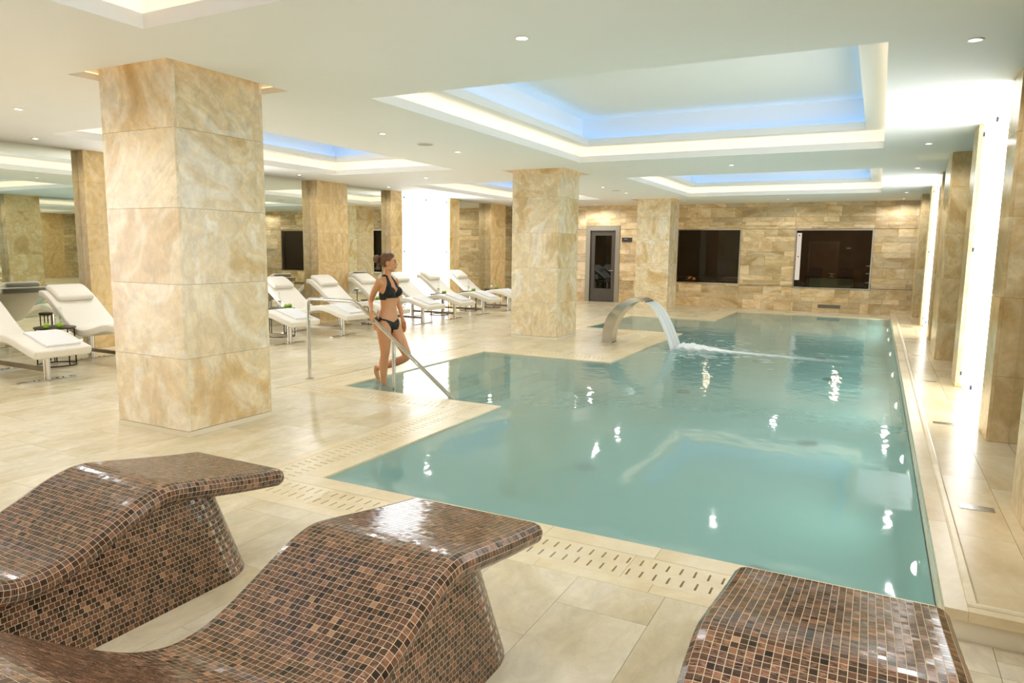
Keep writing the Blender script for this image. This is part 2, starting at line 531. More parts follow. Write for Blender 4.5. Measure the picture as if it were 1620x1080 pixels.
def proj_area(r, z=0):
    q = project([(r[0], r[2], z), (r[1], r[2], z), (r[1], r[3], z), (r[0], r[3], z)])
    if (q[:, 2] < 0.3).any(): return 0
    if q[:, 0].max() < 0 or q[:, 0].min() > 1620 or q[:, 1].min() > 1080: return 0
    x, y = q[:, 0], q[:, 1]
    return abs(np.dot(x, np.roll(y, 1)) - np.dot(y, np.roll(x, 1))) / 2
slabs.sort(key=lambda r: -proj_area(r))
for r in slabs[:300]:
    slab('floor_slab', r[0], r[1], r[2], r[3], -.05, 0, M['floor'], floor)
if slabs[300:]:
    mb = MB()
    for r in slabs[300:]:
        mb.box(r[0], r[1], r[2], r[3], -.05, 0)
    tag(mb.build('floor_slab_field', M['floor'], floor), kind='stuff')

# ---- pool: basin, steps, coping, overflow grates
pool = empty('swimming_pool', (-1.64, 12.8, 0))
tag(pool, 'long indoor pool of turquoise water with stone coping and slotted overflow grates', 'pool')
def pool_part(mb, name, mat, smooth=False):
    o = mb.build(name, mat, pool, smooth)
    o.matrix_parent_inverse = Matrix.Translation((1.64, -12.8, 0))
    return o
POOL_D = -1.05
bm_ = MB()
for x0, x1, y0, y1 in POOL_RECTS:
    bm_.add([(x0, y0, POOL_D), (x1, y0, POOL_D), (x1, y1, POOL_D), (x0, y1, POOL_D)], [(0, 1, 2, 3)])
NP = len(POOL)
for i in range(NP):
    (ax, ay), (bx, by) = POOL[i], POOL[(i + 1) % NP]
    top = -0.049 if i < NP - 1 else -.02
    bm_.add([(ax, ay, POOL_D), (bx, by, POOL_D), (bx, by, top), (ax, ay, top)], [(0, 1, 2, 3)])
pool_part(bm_, 'basin', M['basin'])
sx = [-5.95, -5.2, -4.85, -4.5, -4.15, -3.8, -3.45]
sz = [-.10, -.25, -.40, -.55, -.70, -.85]
for k in range(6):
    x0, x1 = sx[k], sx[k + 1]
    b = MB().box(x0 + .001, x1, 6.832, 10.448, POOL_D + .001, sz[k])
    pool_part(b, 'pool_step', M['step'])
    b2 = MB().box(x1 - .035, x1 + .002, 6.833, 10.447, sz[k] - .03, sz[k] + .003)
    pool_part(b2, 'step_nosing', M['basin'])

def grate_mesh(L=0.71, W=0.31, T=.03):
    n = 10
    holes = []
    for i in range(n):
        cx = (i + .5) * L / n
        for cyy, sh in ((0.085, 0), (0.225, 0.5)):
            x = cx + (sh - .25) * L / n
            holes.append((x - .0055, x + .0055, cyy - .04, cyy + .04))
    mb = MB()
    for x0, x1, y0, y1 in rect_cells(0, L, 0, W, holes):
        mb.add([(x0, y0, 0), (x1, y0, 0), (x1, y1, 0), (x0, y1, 0)], [(0, 1, 2, 3)])
    for x0, x1, y0, y1 in holes:
        q = [(x0, y0), (x1, y0), (x1, y1), (x0, y1)]
        for a in range(4):
            (ax, ay), (bx, by) = q[a], q[(a + 1) % 4]
            mb.add([(ax, ay, 0), (bx, by, 0), (bx, by, -T), (ax, ay, -T)], [(0, 1, 2, 3)])
    q = [(0, 0), (L, 0), (L, W), (0, W)]
    for a in range(4):
        (ax, ay), (bx, by) = q[a], q[(a + 1) % 4]
        mb.add([(ax, ay, 0), (bx, by, 0), (bx, by, -T), (ax, ay, -T)], [(0, 3, 2, 1)])
    return mesh_data('grate_stone', mb.v, mb.f, M['grate'])
GRATE = grate_mesh()
chan = MB()
for i in range(NP - 1):
    a = np.array(POOL[i]); b = np.array(POOL[i + 1])
    L = np.linalg.norm(b - a); d = (b - a) / L; nrm = np.array([-d[1], d[0]]) * 1.0   # left of travel = away from the water
    def turn(j):
        if j <= 0 or j >= NP - 1: return 0
        p, q, r = (np.array(POOL[k]) for k in (j - 1, j, j + 1))
        u, v = q - p, r - q
        return np.sign(u[0] * v[1] - u[1] * v[0])          # -1: water corner, +1: deck corner
    for name, r0, r1 in RINGS:
        s = 0.0; e = L
        t = turn(i)
        if t < 0: s -= r0
        if t > 0: s += r1
        t = turn(i + 1)
        if t < 0: e += r1
        if t > 0: e -= r0
        n = max(1, int(round((e - s) / 0.71)))
        st = (e - s) / n
        for k in range(n):
            o0 = a + d * (s + k * st + .0012) + nrm * (r0 + .0012)
            ln, wd = st - .0024, (r1 - r0) - .0024
            if name == 'grate_stone':
                o = bpy.data.objects.new(name, GRATE)
                # local x along the edge, local y outwards
                mat4 = Matrix(((d[0] * ln / .71, nrm[0] * wd / .31, 0, o0[0]), (d[1] * ln / .71, nrm[1] * wd / .31, 0, o0[1]), (0, 0, 1, -.001), (0, 0, 0, 1)))
                link(o, pool)
                o.matrix_parent_inverse = Matrix.Translation((1.64, -12.8, 0))
                o.matrix_basis = mat4
            else:
                o1 = o0 + d * ln + nrm * wd
                o = slab(name, min(o0[0], o1[0]), max(o0[0], o1[0]), min(o0[1], o1[1]), max(o0[1], o1[1]), -.05, 0.0, M['grate'], pool)
                o.matrix_parent_inverse = Matrix.Translation((1.64, -12.8, 0))
pool_drains = [(-3.3, 13.9), (-0.74, 11.0), (-3.2, 8.28), (-0.75, 6.2), (-0.8, 17.0), (-2.6, 18.9), (-1.2, 20.3)]
for x, y in pool_drains:
    b = MB().lathe([(.14, 0), (.14, .02), (.11, .035), (.0005, .038)], 24, (x, y, POOL_D + .0005), caps=False)
    o = pool_part(b, 'floor_inlet', M['signplate'])

def rounded_quad(rects, z):
    mb = MB()
    for x0, x1, y0, y1 in rects:
        mb.add([(x0, y0, z), (x1, y0, z), (x1, y1, z), (x0, y1, z)], [(0, 1, 2, 3)])
    return mb
water = rounded_quad(POOL_RECTS, WATER_Z).build('pool_water', M['water'])
tag(water, 'clear turquoise water filling the pool to the brim', 'water', kind='stuff')

# ---- raised stone deck on the window side of the pool
deck = MB().box(.385, XR + .3, 3.64, YF, -.04, DECK_Z - .035).build('trim_1', M['plinth'])
tag(deck, 'raised stone deck between the pool and the glowing panels', 'deck', kind='structure')
y = 3.61
while y < YF - .1:
    y1 = min(YF, y + 1.2)
    slab('curb_stone', .381, .475, y + GAP, y1 - GAP, DECK_Z - .045, DECK_Z + .004, M['deck'], deck)
    b = MB()   # rolled lip behind the curb
    y = y1
n = 16
for k in range(n):
    a, b = 3.70 + k * (YF - 3.70) / n, 3.70 + (k + 1) * (YF - 3.70) / n
    lip = MB()
    sec = [(.476, -.03), (.476, .006), (.486, .013), (.512, .013), (.522, .006), (.522, -.03)]
    v = [(x, yy, DECK_Z + z) for yy in (a + GAP, b - GAP) for x, z in sec]
    f = [(i, i + 1, i + 7, i + 6) for i in range(5)] + [(0, 1, 2, 3, 4, 5), (11, 10, 9, 8, 7, 6)]
    lip.add(v, f).build('lip_strip', M['grate'], deck)
slab('curb_stone', .476, XR, 3.61, 3.668, DECK_Z - .045, DECK_Z + .004, M['deck'], deck)
sec2 = [(3.669, -.03), (3.669, .006), (3.677, .013), (3.699, .013)]
v = [(x, yy, DECK_Z + zz) for x in (.476, XR) for yy, zz in sec2 + [(3.701, -.03)]]
MB().add(v, [(i, i + 5, i + 6, i + 1) for i in range(4)] + [(0, 1, 2, 3, 4), (9, 8, 7, 6, 5)]).build('lip_strip', M['grate'], deck)
k = 0
for x0, x1, ln, off in ((.523, .80, 1.25, .3), (.80, XR, 1.0, .0)):
    y = 3.702 - off
    while y < YF:
        a, b = max(3.702, y), min(YF, y + ln)
        if b - a > .02:
            slab('deck_slab', x0 + GAP, x1 - GAP, a + GAP, b - GAP, DECK_Z - .04, DECK_Z, M['deck'], deck)
        y += ln

# ---- ceiling with stepped light coffers and glowing slots round the column heads
COLUMNS = [(-6.0, 4.7), (-6.0, 13.0), (-6.0, 21.1)]
COFFERS = [(-4.78, -.05, -2.4, 3.44), (-4.78, -.05, 5.98, 11.75), (-4.85, -.06, 14.45, 20.0),
           (-10.47, -7.45, -2.4, 3.44), (-10.47, -7.45, 5.98, 11.87), (-10.47, -7.5, 14.40, 20.2)]
SLOTS = [(x - .68, x + .68, y - .68, y + .68) for x, y in COLUMNS]
cb = MB()
for x0, x1, y0, y1 in rect_cells(XL - .4, XR + .4, YB - .2, YF + .2, COFFERS + SLOTS):
    cb.add([(x0, y0, ZC), (x1, y0, ZC), (x1, y1, ZC), (x0, y1, ZC)], [(3, 2, 1, 0)])
ceiling = cb.build('ceiling', M['ceiling'])
tag(ceiling, 'white plaster ceiling with stepped light coffers', 'ceiling', kind='structure')

def ring_sweep(rect, prof):
    x0, x1, y0, y1 = rect
    v = []
    for s, z in prof:
        v += [(x0 + s, y0 + s, z), (x1 - s, y0 + s, z), (x1 - s, y1 - s, z), (x0 + s, y1 - s, z)]
    f = []
    for i in range(len(prof) - 1):
        for k in range(4):
            f.append((i * 4 + k, i * 4 + (k + 1) % 4, (i + 1) * 4 + (k + 1) % 4, (i + 1) * 4 + k))
    return v, f
for c in COFFERS:
    prof = [(0, ZC), (0, ZC + .105), (-.025, ZC + .105), (-.025, ZC + .05), (-.16, ZC + .05), (-.16, ZC + .25), (.24, ZC + .25), (.24, ZC + .355),
            (.215, ZC + .355), (.215, ZC + .29), (.07, ZC + .29), (.07, ZC + .71)]
    v, f = ring_sweep(c, prof)
    n = len(v)
    f.append((n - 4, n - 3, n - 2, n - 1))
    mb = MB().add(v, f)
    co = mb.build('coffer', M['cove'], ceiling)
    v, f = ring_sweep(c, [(-.045, ZC + .056), (-.045, ZC + .066), (-.075, ZC + .066), (-.075, ZC + .056)])
    MB().add(v, f).build('led_strip', M['cove_led'], co)
    v, f = ring_sweep(c, [(.20, ZC + .294), (.20, ZC + .304), (.17, ZC + .304), (.17, ZC + .294)])
    MB().add(v, f).build('led_strip', M['blue_led'], co)
for c in SLOTS:
    v, f = ring_sweep(c, [(0, ZC), (0, ZC + .06), (-.05, ZC + .06), (-.05, ZC + .26), (.2, ZC + .26)])
    so = MB().add(v, f).build('column_slot', M['cove'], ceiling)
    v, f = ring_sweep(c, [(-.012, ZC + .064), (-.012, ZC + .072), (-.035, ZC + .072), (-.035, ZC + .064)])
    MB().add(v, f).build('led_strip', M['slot_led'], so)

# ---- columns clad in stone slabs
col_lab = ['broad travertine column standing beside the brown mosaic loungers',
           'travertine column between the pool steps and the steel water spout',
           'travertine column standing close to the far stone wall and its door']
COURSE = [.055, .725, 1.40, 2.08, 2.77, ZC + .259]
for (x, y), lb in zip(COLUMNS, col_lab):
    e = empty('column', (x, y, 0))
    tag(e, lb, 'column', 'travertine columns')
    inv = Matrix.Translation((-x, -y, 0))
    def put(o):
        o.matrix_parent_inverse = inv
        return o
    h = .5
    put(MB().box(x - h + .03, x + h - .03, y - h + .03, y + h - .03, 0, ZC + .258).build('core', M['joint'], e))
    put(MB().box(x - h - .004, x + h + .004, y - h - .004, y + h + .004, .0005, .052).build('plinth', M['plinth'], e))
    for k in range(5):
        z0, z1 = COURSE[k] + .0012, COURSE[k + 1] - .0012
        put(slab('stone_slab', x - h, x + h, y - h, y - h + .0295, z0, z1, M['column'], e))
        put(slab('stone_slab', x - h, x + h, y + h - .0295, y + h, z0, z1, M['column'], e))
        put(slab('stone_slab', x - h, x - h + .0295, y - h + .03, y + h - .03, z0, z1, M['column'], e))
        put(slab('stone_slab', x + h - .0295, x + h, y - h + .03, y + h - .03, z0, z1, M['column'], e))

# ---- long walls: pilasters, mirrors, glowing panels
PIL = [(4.3, 5.35), (7.2, 7.71), (10.05, 10.56), (12.55, 13.6), (15.42, 15.93), (18.36, 18.9), (20.8, 21.85), (-1.02, -.51), (1.83, 2.34)]
PAN = [(7.71, 10.05), (15.93, 18.36), (-.51, 1.83)]  # last bay is out of view, added to light the near column
def long_wall(name, xm, sgn, zf, label):
    """xm: mirror plane, sgn: +1 the room lies towards +x"""
    w = MB().box(min(xm - .25 * sgn, xm - .02 * sgn), max(xm - .25 * sgn, xm - .02 * sgn), YB, YF + .1, -.05, ZC + .02).build(name, M['plainstone'])
    tag(w, label, 'wall', kind='structure')
    ys = sorted(PIL + PAN)
    prev = YB
    for a, b in ys:
        if a - prev > .02:
            slab('mirror_pane', min(xm, xm - .015 * sgn), max(xm, xm - .015 * sgn), prev + .002, a - .002, zf + .002, ZC - .002, M['mirror'], w)
        prev = b
    slab('mirror_pane', min(xm, xm - .015 * sgn), max(xm, xm - .015 * sgn), prev + .002, YF - .002, zf + .002, ZC - .002, M['mirror'], w)
    for a, b in PAN:
        slab('panel_back', min(xm, xm - .015 * sgn), max(xm, xm - .015 * sgn), a, b, zf + .002, ZC - .002, M['whitepaint'], w)
    for a, b in PIL:
        xf = xm + (.232 if b - a > .8 else .16) * sgn
        pl = MB().box(min(xm, xf - .03 * sgn), max(xm, xf - .03 * sgn), a + .026, b - .026, zf + .001, ZC - .001).build('pilaster', M['joint'], w)
        zz = [zf + .002, .725, 1.40, 2.08, 2.77, ZC - .001]
        for k in range(5):
            z0, z1 = zz[k] + .001, zz[k + 1] - .001
            slab('stone_slab', min(xf - .028 * sgn, xf), max(xf - .028 * sgn, xf), a, b, z0, z1, M['pilaster'], pl)
            for c, d in ((a, a + .025), (b - .025, b)):
                slab('stone_slab', min(xm, xf - .029 * sgn), max(xm, xf - .029 * sgn), c, d, z0, z1, M['pilaster'], pl)
    return w
wl = long_wall('wall_left', XL, 1, 0.0, 'long wall of mirrors and travertine pilasters behind the white loungers')
wr = long_wall('wall_right', XR, -1, DECK_Z, 'long wall of mirrors and travertine pilasters behind the raised deck')
plab = {(-1, 0): 'glowing white wall panel by the raised deck, farther from the stone end wall',
        (-1, 1): 'glowing white wall panel by the raised deck, closer to the stone end wall',
        (1, 0): 'glowing white wall panel behind the white loungers, hidden by the broad column',
        (-1, 2): 'added unseen glowing wall panel farthest from the stone end wall, on the deck side',
        (1, 2): 'added unseen glowing wall panel farthest from the stone end wall, on the lounger side',
        (1, 1): 'glowing white wall panel behind the white loungers, closer to the stone end wall'}
for sgn, xm, zf in ((1, XL, .04), (-1, XR, DECK_Z + .05)):
    for j, (a, b) in enumerate(PAN):
        xp = xm + .10 * sgn
        e = empty('lightbox', (xp, (a + b) / 2, zf))
        tag(e, plab[(sgn, j)], 'light panel', 'glowing wall panels')
        hw = (b - a) / 2 - .012
        MB().box(-.012, .012, -hw, hw, 0, ZC - zf - .012).build('diffuser', M['panel'], e)
        for by in (-hw + .13, 0, hw - .13):
            for bz in (.14, 1.62, ZC - zf - .14):
                if by == 0 and bz == 1.62: continue
                lb = MB()
                lb.tube([(.0125 * sgn, by, bz), (.03 * sgn, by, bz)], .027, 14)
                lb.build('bolt', M['signplate'], e)
                MB().tube([(-.0125 * sgn, by, bz), (-.099 * sgn, by, bz)], .01, 8).build('standoff', M['steel'], e)

# ---- back wall (behind the camera)
wb = MB().box(XL - .3, XR + .3, YB - .25, YB, -.05, ZC + .02).build('wall_back', M['plainstone'])
tag(wb, 'plain travertine wall at the end of the room away from the water spout', 'wall', kind='structure')

# ---- far wall of coursed stones with door and two dark windows
DOOR = (-9.10, -7.86, 0.0, 2.60)
WIN = [(-5.91, -3.88, .74, 2.49), (-2.30, -.17, .70, 2.48)]
OPEN = [DOOR] + WIN
wfm = MB()
for x0, x1, z0, z1 in rect_cells(XL - .2, XR + .2, -.05, ZC + .02, OPEN):
    wfm.box(x0, x1, YF + .045, YF + .2, z0, z1)
wf = wfm.build('wall_far', M['joint'])
tag(wf, 'end wall of irregular coursed golden travertine stones', 'wall', kind='structure')
hs = [.30, .15, .30, .15, .15, .30, .30, .15, .30, .15, .30, .15, .15, .30]
z = 0.001
rr = random.Random(5)
k = 0
while z < ZC - .02:
    h = hs[k % len(hs)]; k += 1
    z1 = min(ZC - .001, z + h)
    if ZC - z1 < .09: z1 = ZC - .001
    x = XL + .0
    while x < XR:
        ln = rr.choice([.42, .55, .7, .9, 1.1]) if h < .2 else rr.choice([.4, .55, .75, .95])
        x1 = min(XR, x + ln)
        if XR - x1 < .2: x1 = XR
        dy = rr.choice([0, 0, .003, .006, .010])
        for a, b, c, d in rect_cells(x, x1, z, z1, OPEN):
            if b - a > .012 and d - c > .012:
                slab('stone', a + .0015, b - .0015, YF - dy, YF + .05, c + .0015, d - .0015, M['wallstone'], wf)
        x = x1
    z = z1

# ================================================================== FITTINGS
ORD = ['first', 'second', 'third', 'fourth', 'fifth', 'sixth', 'seventh', 'eighth', 'ninth', 'tenth', 'eleventh']
# ---- recessed downlights: trim ring, lens and their own lamp
RING = mesh_data('trim_ring', *(lambda b: (b.v, b.f))(MB().lathe([(.058, 0.0), (.058, -.006), (.045, -.008), (.040, .0)], 24, caps=False)), M['whitepaint'], True)
LENS = mesh_data('lens', *(lambda b: (b.v, b.f))(MB().lathe([(.040, -.001), (.025, -.004), (.0005, -.005)], 20, caps=False)), M['lamp'], True)
spots = []
for y in (1.0, 4.77, 13.0, 21.7):
    spots += [(-2.42, y, 'over'), (-8.9, y, 'lounge')]
for y in (6.17, 11.5, 14.6, 20.15, 22.4):
    spots.append((.5, y, 'deck'))
for y in (6.17, 11.5, 14.6, 19.95):
    spots.append((-11.13, y, 'mirror'))
for y in (7.83, 9.75, 16.4, 18.2):
    spots.append((-6.06, y, 'mid'))
spots += [(-6.06, 1.0, 'mid'), (-6.06, 2.6, 'mid'), (.5, 3.5, 'deck'), (-11.13, 3.5, 'mirror'), (-8.5, 22.35, 'door')]
LAB = {'over': ('round recessed downlight between pool coffers', 'downlights between the pool coffers'),
       'lounge': ('round recessed downlight between lounger coffers', 'downlights between the lounger coffers'),
       'deck': ('round recessed downlight above the raised deck', 'downlights above the raised deck'),
       'mirror': ('round recessed downlight above the lounger heads', 'downlights above the lounger heads'),
       'mid': ('round recessed downlight between the travertine columns', 'downlights between the columns'),
       'door': ('round white recessed downlight in the ceiling above the grey door', 'downlight above the door')}
spots.sort(key=lambda q: -q[1])
seen = {}
for x, y, kind in spots:
    seen[kind] = seen.get(kind, -1) + 1
    e = empty('downlight', (x, y, ZC - .0005))
    tag(e, LAB[kind][0] + (', %s from the stone end wall' % ORD[seen[kind]] if kind != 'door' else ''), 'downlight', LAB[kind][1])
    link(bpy.data.objects.new('trim_ring', RING), e)
    link(bpy.data.objects.new('lens', LENS), e)
    l = bpy.data.lights.new('lamp', 'SPOT')
    l.energy = SPOT_W; l.spot_size = math.radians(168); l.spot_blend = 0.35; l.color = (1.0, 0.985, 1.0); l.shadow_soft_size = .05
    o = bpy.data.objects.new('lamp', l); o.location = (0, 0, -.02)
    link(o, e)
for x, y, lb in ((-6.06, 8.84, 'flat round speaker disc in the ceiling between two downlights before the pool steps'),
                 (-6.06, 17.35, 'flat round speaker disc in the ceiling above the whirlpool bay deck')):
    e = empty('ceiling_speaker', (x, y, ZC - .0005))
    tag(e, lb, 'speaker', 'ceiling speakers')
    MB().lathe([(.125, 0), (.125, -.006), (.112, -.010)], 28, caps=False).build('rim', M['whitepaint'], e, True)
    MB().lathe([(.112, -.006), (.06, -.008), (.0005, -.008)], 28, caps=False).build('grille', principled('speaker_cloth', srgb(196, 192, 178), .8), e, True)

# ---- far windows: frames, panes, dim rooms behind
def frame_rect(x0, x1, z0, z1, w, y0, y1):
    b = MB()
    b.box(x0, x0 + w, y0, y1, z0, z1); b.box(x1 - w, x1, y0, y1, z0, z1)
    b.box(x0 + w, x1 - w, y0, y1, z0, z0 + w); b.box(x0 + w, x1 - w, y0, y1, z1 - w, z1)
    return b
for j, (x0, x1, z0, z1) in enumerate(WIN):
    w = frame_rect(x0 + .003, x1 - .003, z0 + .003, z1 - .003, .035, YF - .012, YF + .15).build('window_%d' % (j + 1), M['steel'])
    tag(w, ['wide dark window in the stone end wall beside the column', 'wide dark window in the stone end wall above the air grille'][j], 'window', kind='structure')
    MB().box(x0 + .039, x1 - .039, YF + .02, YF + .03, z0 + .039, z1 - .039).build('pane', M['darkglass'], w)
def room(name, x0, x1, y0, y1, z0, z1, lab):
    for part, box in (('back', (x0 - .1, x1 + .1, y1, y1 + .1, z0, z1)), ('side', (x0 - .1, x0, y0, y1 - .001, z0, z1)), ('end', (x1, x1 + .1, y0, y1 - .001, z0, z1)),
                      ('base', (x0 - .1, x1 + .1, y0, y1 + .1, z0 - .1, z0 - .001)), ('top', (x0 - .1, x1 + .1, y0, y1 + .1, z1 + .001, z1 + .1))):
        tag(MB().box(*box).build('%s_%s' % (name, part), M['darkroom']), '%s, its %s' % (lab, part), 'room wall', kind='structure')
room('wall_sauna', -6.6, -3.35, YF + .21, YF + 3.2, 0, 2.9, 'dark panelled cabin behind the window beside the column')
room('wall_treatment', -3.0, .6, YF + .21, YF + 4.2, 0, 2.9, 'dim treatment room behind the window above the air grille')
def room_lamp(x, y, z, w, lab):  # unseen lamp added to brighten a room behind the far glass
    e = empty('added_room_lamp', (x, y, z)); tag(e, lab, 'lamp')
    MB().lathe([(.02, .0), (.06, -.03), (.07, -.10)], 14, caps=False).build('shade', M['darkmetal'], e, True)
    MB().lathe([(.0005, -.09), (.03, -.075), (.0005, -.05)], 10, caps=False).build('bulb', M['lamp'], e, True)
    l = bpy.data.lights.new('lamp', 'POINT'); l.energy = w; l.color = (1, .88, .72); l.shadow_soft_size = .06
    o = bpy.data.objects.new('lamp', l); o.location = (0, 0, -.14); link(o, e)
room_lamp(-5.2, YF + 2.0, 2.9, 20, 'small unseen lamp added at the ceiling of the dark cabin')
room_lamp(-1.0, YF + 2.4, 2.9, 75, 'small unseen lamp added at the ceiling of the treatment room')
# sauna fittings
e = empty('sauna_bench', (-5.5, YF + 1.6, 0)); tag(e, 'slatted dark wooden bench inside the panelled cabin', 'bench')
for k in range(5):
    MB().box(-.75, .75, -.45 + k * .18, -.30 + k * .18, .86, .90).build('slat', M['darkwood'], e)
for sxx in (-.7, .62):
    MB().box(sxx, sxx + .08, -.4, .4, 0, .859).build('leg', M['darkwood'], e)
MB().box(-.75, .75, -.47, -.455, .70, .84).build('fascia', M['darkwood'], e)
e = empty('sauna_stove', (-5.6, YF + .75, 0)); tag(e, 'low stove with glowing stones behind the cabin window', 'stove')
MB().box(-.25, .25, -.2, .2, 0, .82).build('body', M['darkmetal'], e)
st = MB()
rs = random.Random(3)
for k in range(14):
    st = MB().lathe([(.01, -.045), (.04, -.03), (.05, 0), (.038, .03), (.01, .042)], 7, (rs.uniform(-.2, .2), rs.uniform(-.15, .15), .865 + rs.uniform(0, .03)))
    st.build('stone', emission('ember_stone', (1, .35, .12, 1), .5) if k == 0 else (bpy.data.materials['ember_stone'] if k % 3 == 0 else M['darkroom']), e)
e = empty('light_strip', (-4.15, YF + 3.158, 1.2)); tag(e, 'upright strip with a row of tiny white lights inside the cabin', 'light strip')
MB().box(-.12, .12, 0, .04, -1.199, 1.1).build('backing', M['darkwood'], e)
for k, zz in enumerate((-.3, -.08, .08, .42, .58)):
    MB().tube([(0.02, -.012, zz), (0.02, -.001, zz)], .012, 8).build('bulb', M['lamp'], e)
e = empty('cabin_lounger', (-4.35, YF + 1.9, 0)); tag(e, 'pale lounger seen inside the cabin window', 'lounger')
MB().box(-.35, .35, -.5, .5, .78, .9).build('seat', M['whitepaint'], e)
for a in (-.3, .3):
    MB().box(a - .04, a + .04, -.4, .4, 0, .779).build('leg', M['darkwood'], e)
# treatment room fittings
MB_p = MB().box(-.012, .012, -.5, .5, 0, 1.55)
e = empty('wall_light', (-2.5, YF + 1.35, .9)); tag(e, 'glowing white panel with steel bolts inside the treatment room', 'light panel')
MB().box(-.26, .26, -.012, .012, 0, 1.5).build('diffuser', emission('dim_panel', (1, 1, 1, 1), 1.6), e)
for bx, bz in ((.19, .75), (.19, 1.42)):
    MB().tube([(bx, -.013, bz), (bx, -.03, bz)], .02, 10).build('bolt', M['signplate'], e)
MB().box(-.05, .05, -.011, .011, -.9, -.001).build('stand', M['darkmetal'], e)
e = empty('glass_table', (-1.3, YF + .9, 0)); tag(e, 'pale green glass fronted table behind the treatment room window', 'table')
MB().box(-.6, .6, -.02, .0, .5, 1.0).build('front_panel', M['greenglass'], e)
MB().box(-.7, .7, -.05, .6, 1.001, 1.02).build('top', M['darkglass'], e)
for a in (-.66, .62):
    MB().box(a, a + .04, .0, .5, 0, 1.0).build('leg', M['chrome'], e)
e = empty('hourglass_ornament', (-1.27, YF + 1.0, 1.021)); tag(e, 'small white hourglass shaped ornament on the glass table', 'ornament')
MB().lathe([(.075, 0), (.07, .01), (.014, .06)], 12).build('lower_cone', M['whitepaint'], e)
MB().lathe([(.014, .0605), (.09, .12), (.09, .125)], 12).build('upper_cone', M['whitepaint'], e)
for j, (ax, lb) in enumerate(((-1.75, 'dark armchair with rounded back, beside the lit panel'), (-.85, 'dark armchair with rounded back, beside the white shelf unit'))):
    e = empty('armchair', (ax, YF + 2.6, 0)); tag(e, lb, 'chair', 'dark armchairs')
    MB().box(-.38, .38, -.35, .35, .2, .5).build('seat', M['darkwood'], e)
    MB().box(-.38, .38, .351, .5, .2, 1.2).build('backrest', M['darkwood'], e)
    for s_ in (-1, 1):
        MB().box(min(s_ * .38, s_ * .5), max(s_ * .38, s_ * .5), -.35, .5, .2, .75).build('armrest', M['darkwood'], e)
    MB().box(-.4, .4, -.3, .4, 0, .199).build('base', M['darkmetal'], e)
e = empty('inner_door', (-1.75, YF + 4.19, 0)); tag(e, 'dark brown door in the back of the treatment room', 'door')
MB().box(-.42, .42, -.05, -.002, 0, 2.1).build('leaf', M['darkwood'], e)
frame_rect(-.5, .5, -.001, 2.18, .075, -.07, -.002).build('frame', M['doorwood'], e)
MB().box(-.35, -.31, -.1, -.051, 1.0, 1.16).build('handle', M['steel'], e)
e = empty('inner_sign', (-.95, YF + 4.18, 1.95)); tag(e, 'small dark plate on the back wall of the treatment room', 'sign')
MB().box(-.13, .13, -.02, 0, -.06, .06).build('plate', M['signplate'], e)
MB().box(-.07, .07, -.023, -.0205, -.012, .012).build('lettering', M['signtext'], e)
e = empty('shelf_unit', (.05, YF + 3.0, 0)); tag(e, 'pale shelf unit inside the treatment room', 'shelf')
for zz in (.5, .8, 1.1, 1.35):
    MB().box(-.4, .4, -.18, .18, zz, zz + .03).build('shelf', M['whitepaint'], e)
for a in (-.4, .37):
    MB().box(a, a + .03, -.181, .181, 0, .499).build('leg', M['steel'], e)
MB().box(-.02, .02, .14, .18, .0, 1.35).build('upright', M['steel'], e)
for j, a in enumerate((-.22, .05)):
    t_ = MB().box(a, a + .16, -.05, .05, 0, (.22, .17)[j]).build('towel_stack', M['towel'], None, loc=(.05, YF + 3.0, 1.3805))
    tag(t_, '%s white towel stack standing on the pale shelf unit' % ('taller', 'shorter')[j], 'towels', 'towel stacks on the shelf unit')

# ---- grey glazed door and room sign
x0, x1, z0, z1 = DOOR
d1 = empty('door_1', ((x0 + x1) / 2, YF, 0))
tag(d1, 'grey brown glazed door with pale metal frame in the stone end wall', 'door', kind='structure')
hw = (x1 - x0) / 2
b = MB()
b.box(-hw + .004, -hw + .16, -.02, .2, .001, z1 - .004); b.box(hw - .16, hw - .004, -.02, .2, .001, z1 - .004)
b.box(-hw + .161, hw - .161, -.02, .2, z1 - .16, z1 - .004)
b.build('door_frame', M['doorframe'], d1)
lf = empty('door_leaf', (0, 0, 0), 0, d1)
b = MB()
L0, L1, LT = -hw + .165, hw - .165, z1 - .165
b.box(L0, L0 + .15, .06, .11, .01, LT); b.box(L1 - .15, L1, .06, .11, .01, LT)
b.box(L0 + .151, L1 - .151, .06, .11, .01, .45); b.box(L0 + .151, L1 - .151, .06, .11, LT - .16, LT)
b.build('leaf_frame', M['doorwood'], d1)
bpy.data.objects.remove(lf)
MB().box(L0 + .152, L1 - .152, .08, .09, .451, LT - .161).build('glass', M['doorglass'], d1)
h_ = MB().tube([(L1 - .06, .059, 1.08), (L1 - .06, .0, 1.08), (L1 - .20, .0, 1.08)], .012, 10)
h_.build('handle', M['chrome'], d1)
MB().box(L0, L1, .13, .15, .01, LT).build('dark_lining', M['darkroom'], d1)
e = empty('room_sign', (-7.62, YF - .012, 2.13)); tag(e, 'small dark room sign on the stone wall beside the grey door', 'sign')
MB().box(-.17, .17, -.02, 0, -.075, .075).build('plate', M['signplate'], e)
lt = MB()
for k, (w_, h_) in enumerate(((.022, .022), (.016, .016), (.016, .016), (.018, .016))):
    lt.box(-.072 + k * .027, -.072 + k * .027 + w_, -.0225, -.0203, .012, .012 + h_)
lt.build('lettering', M['signtext'], e)
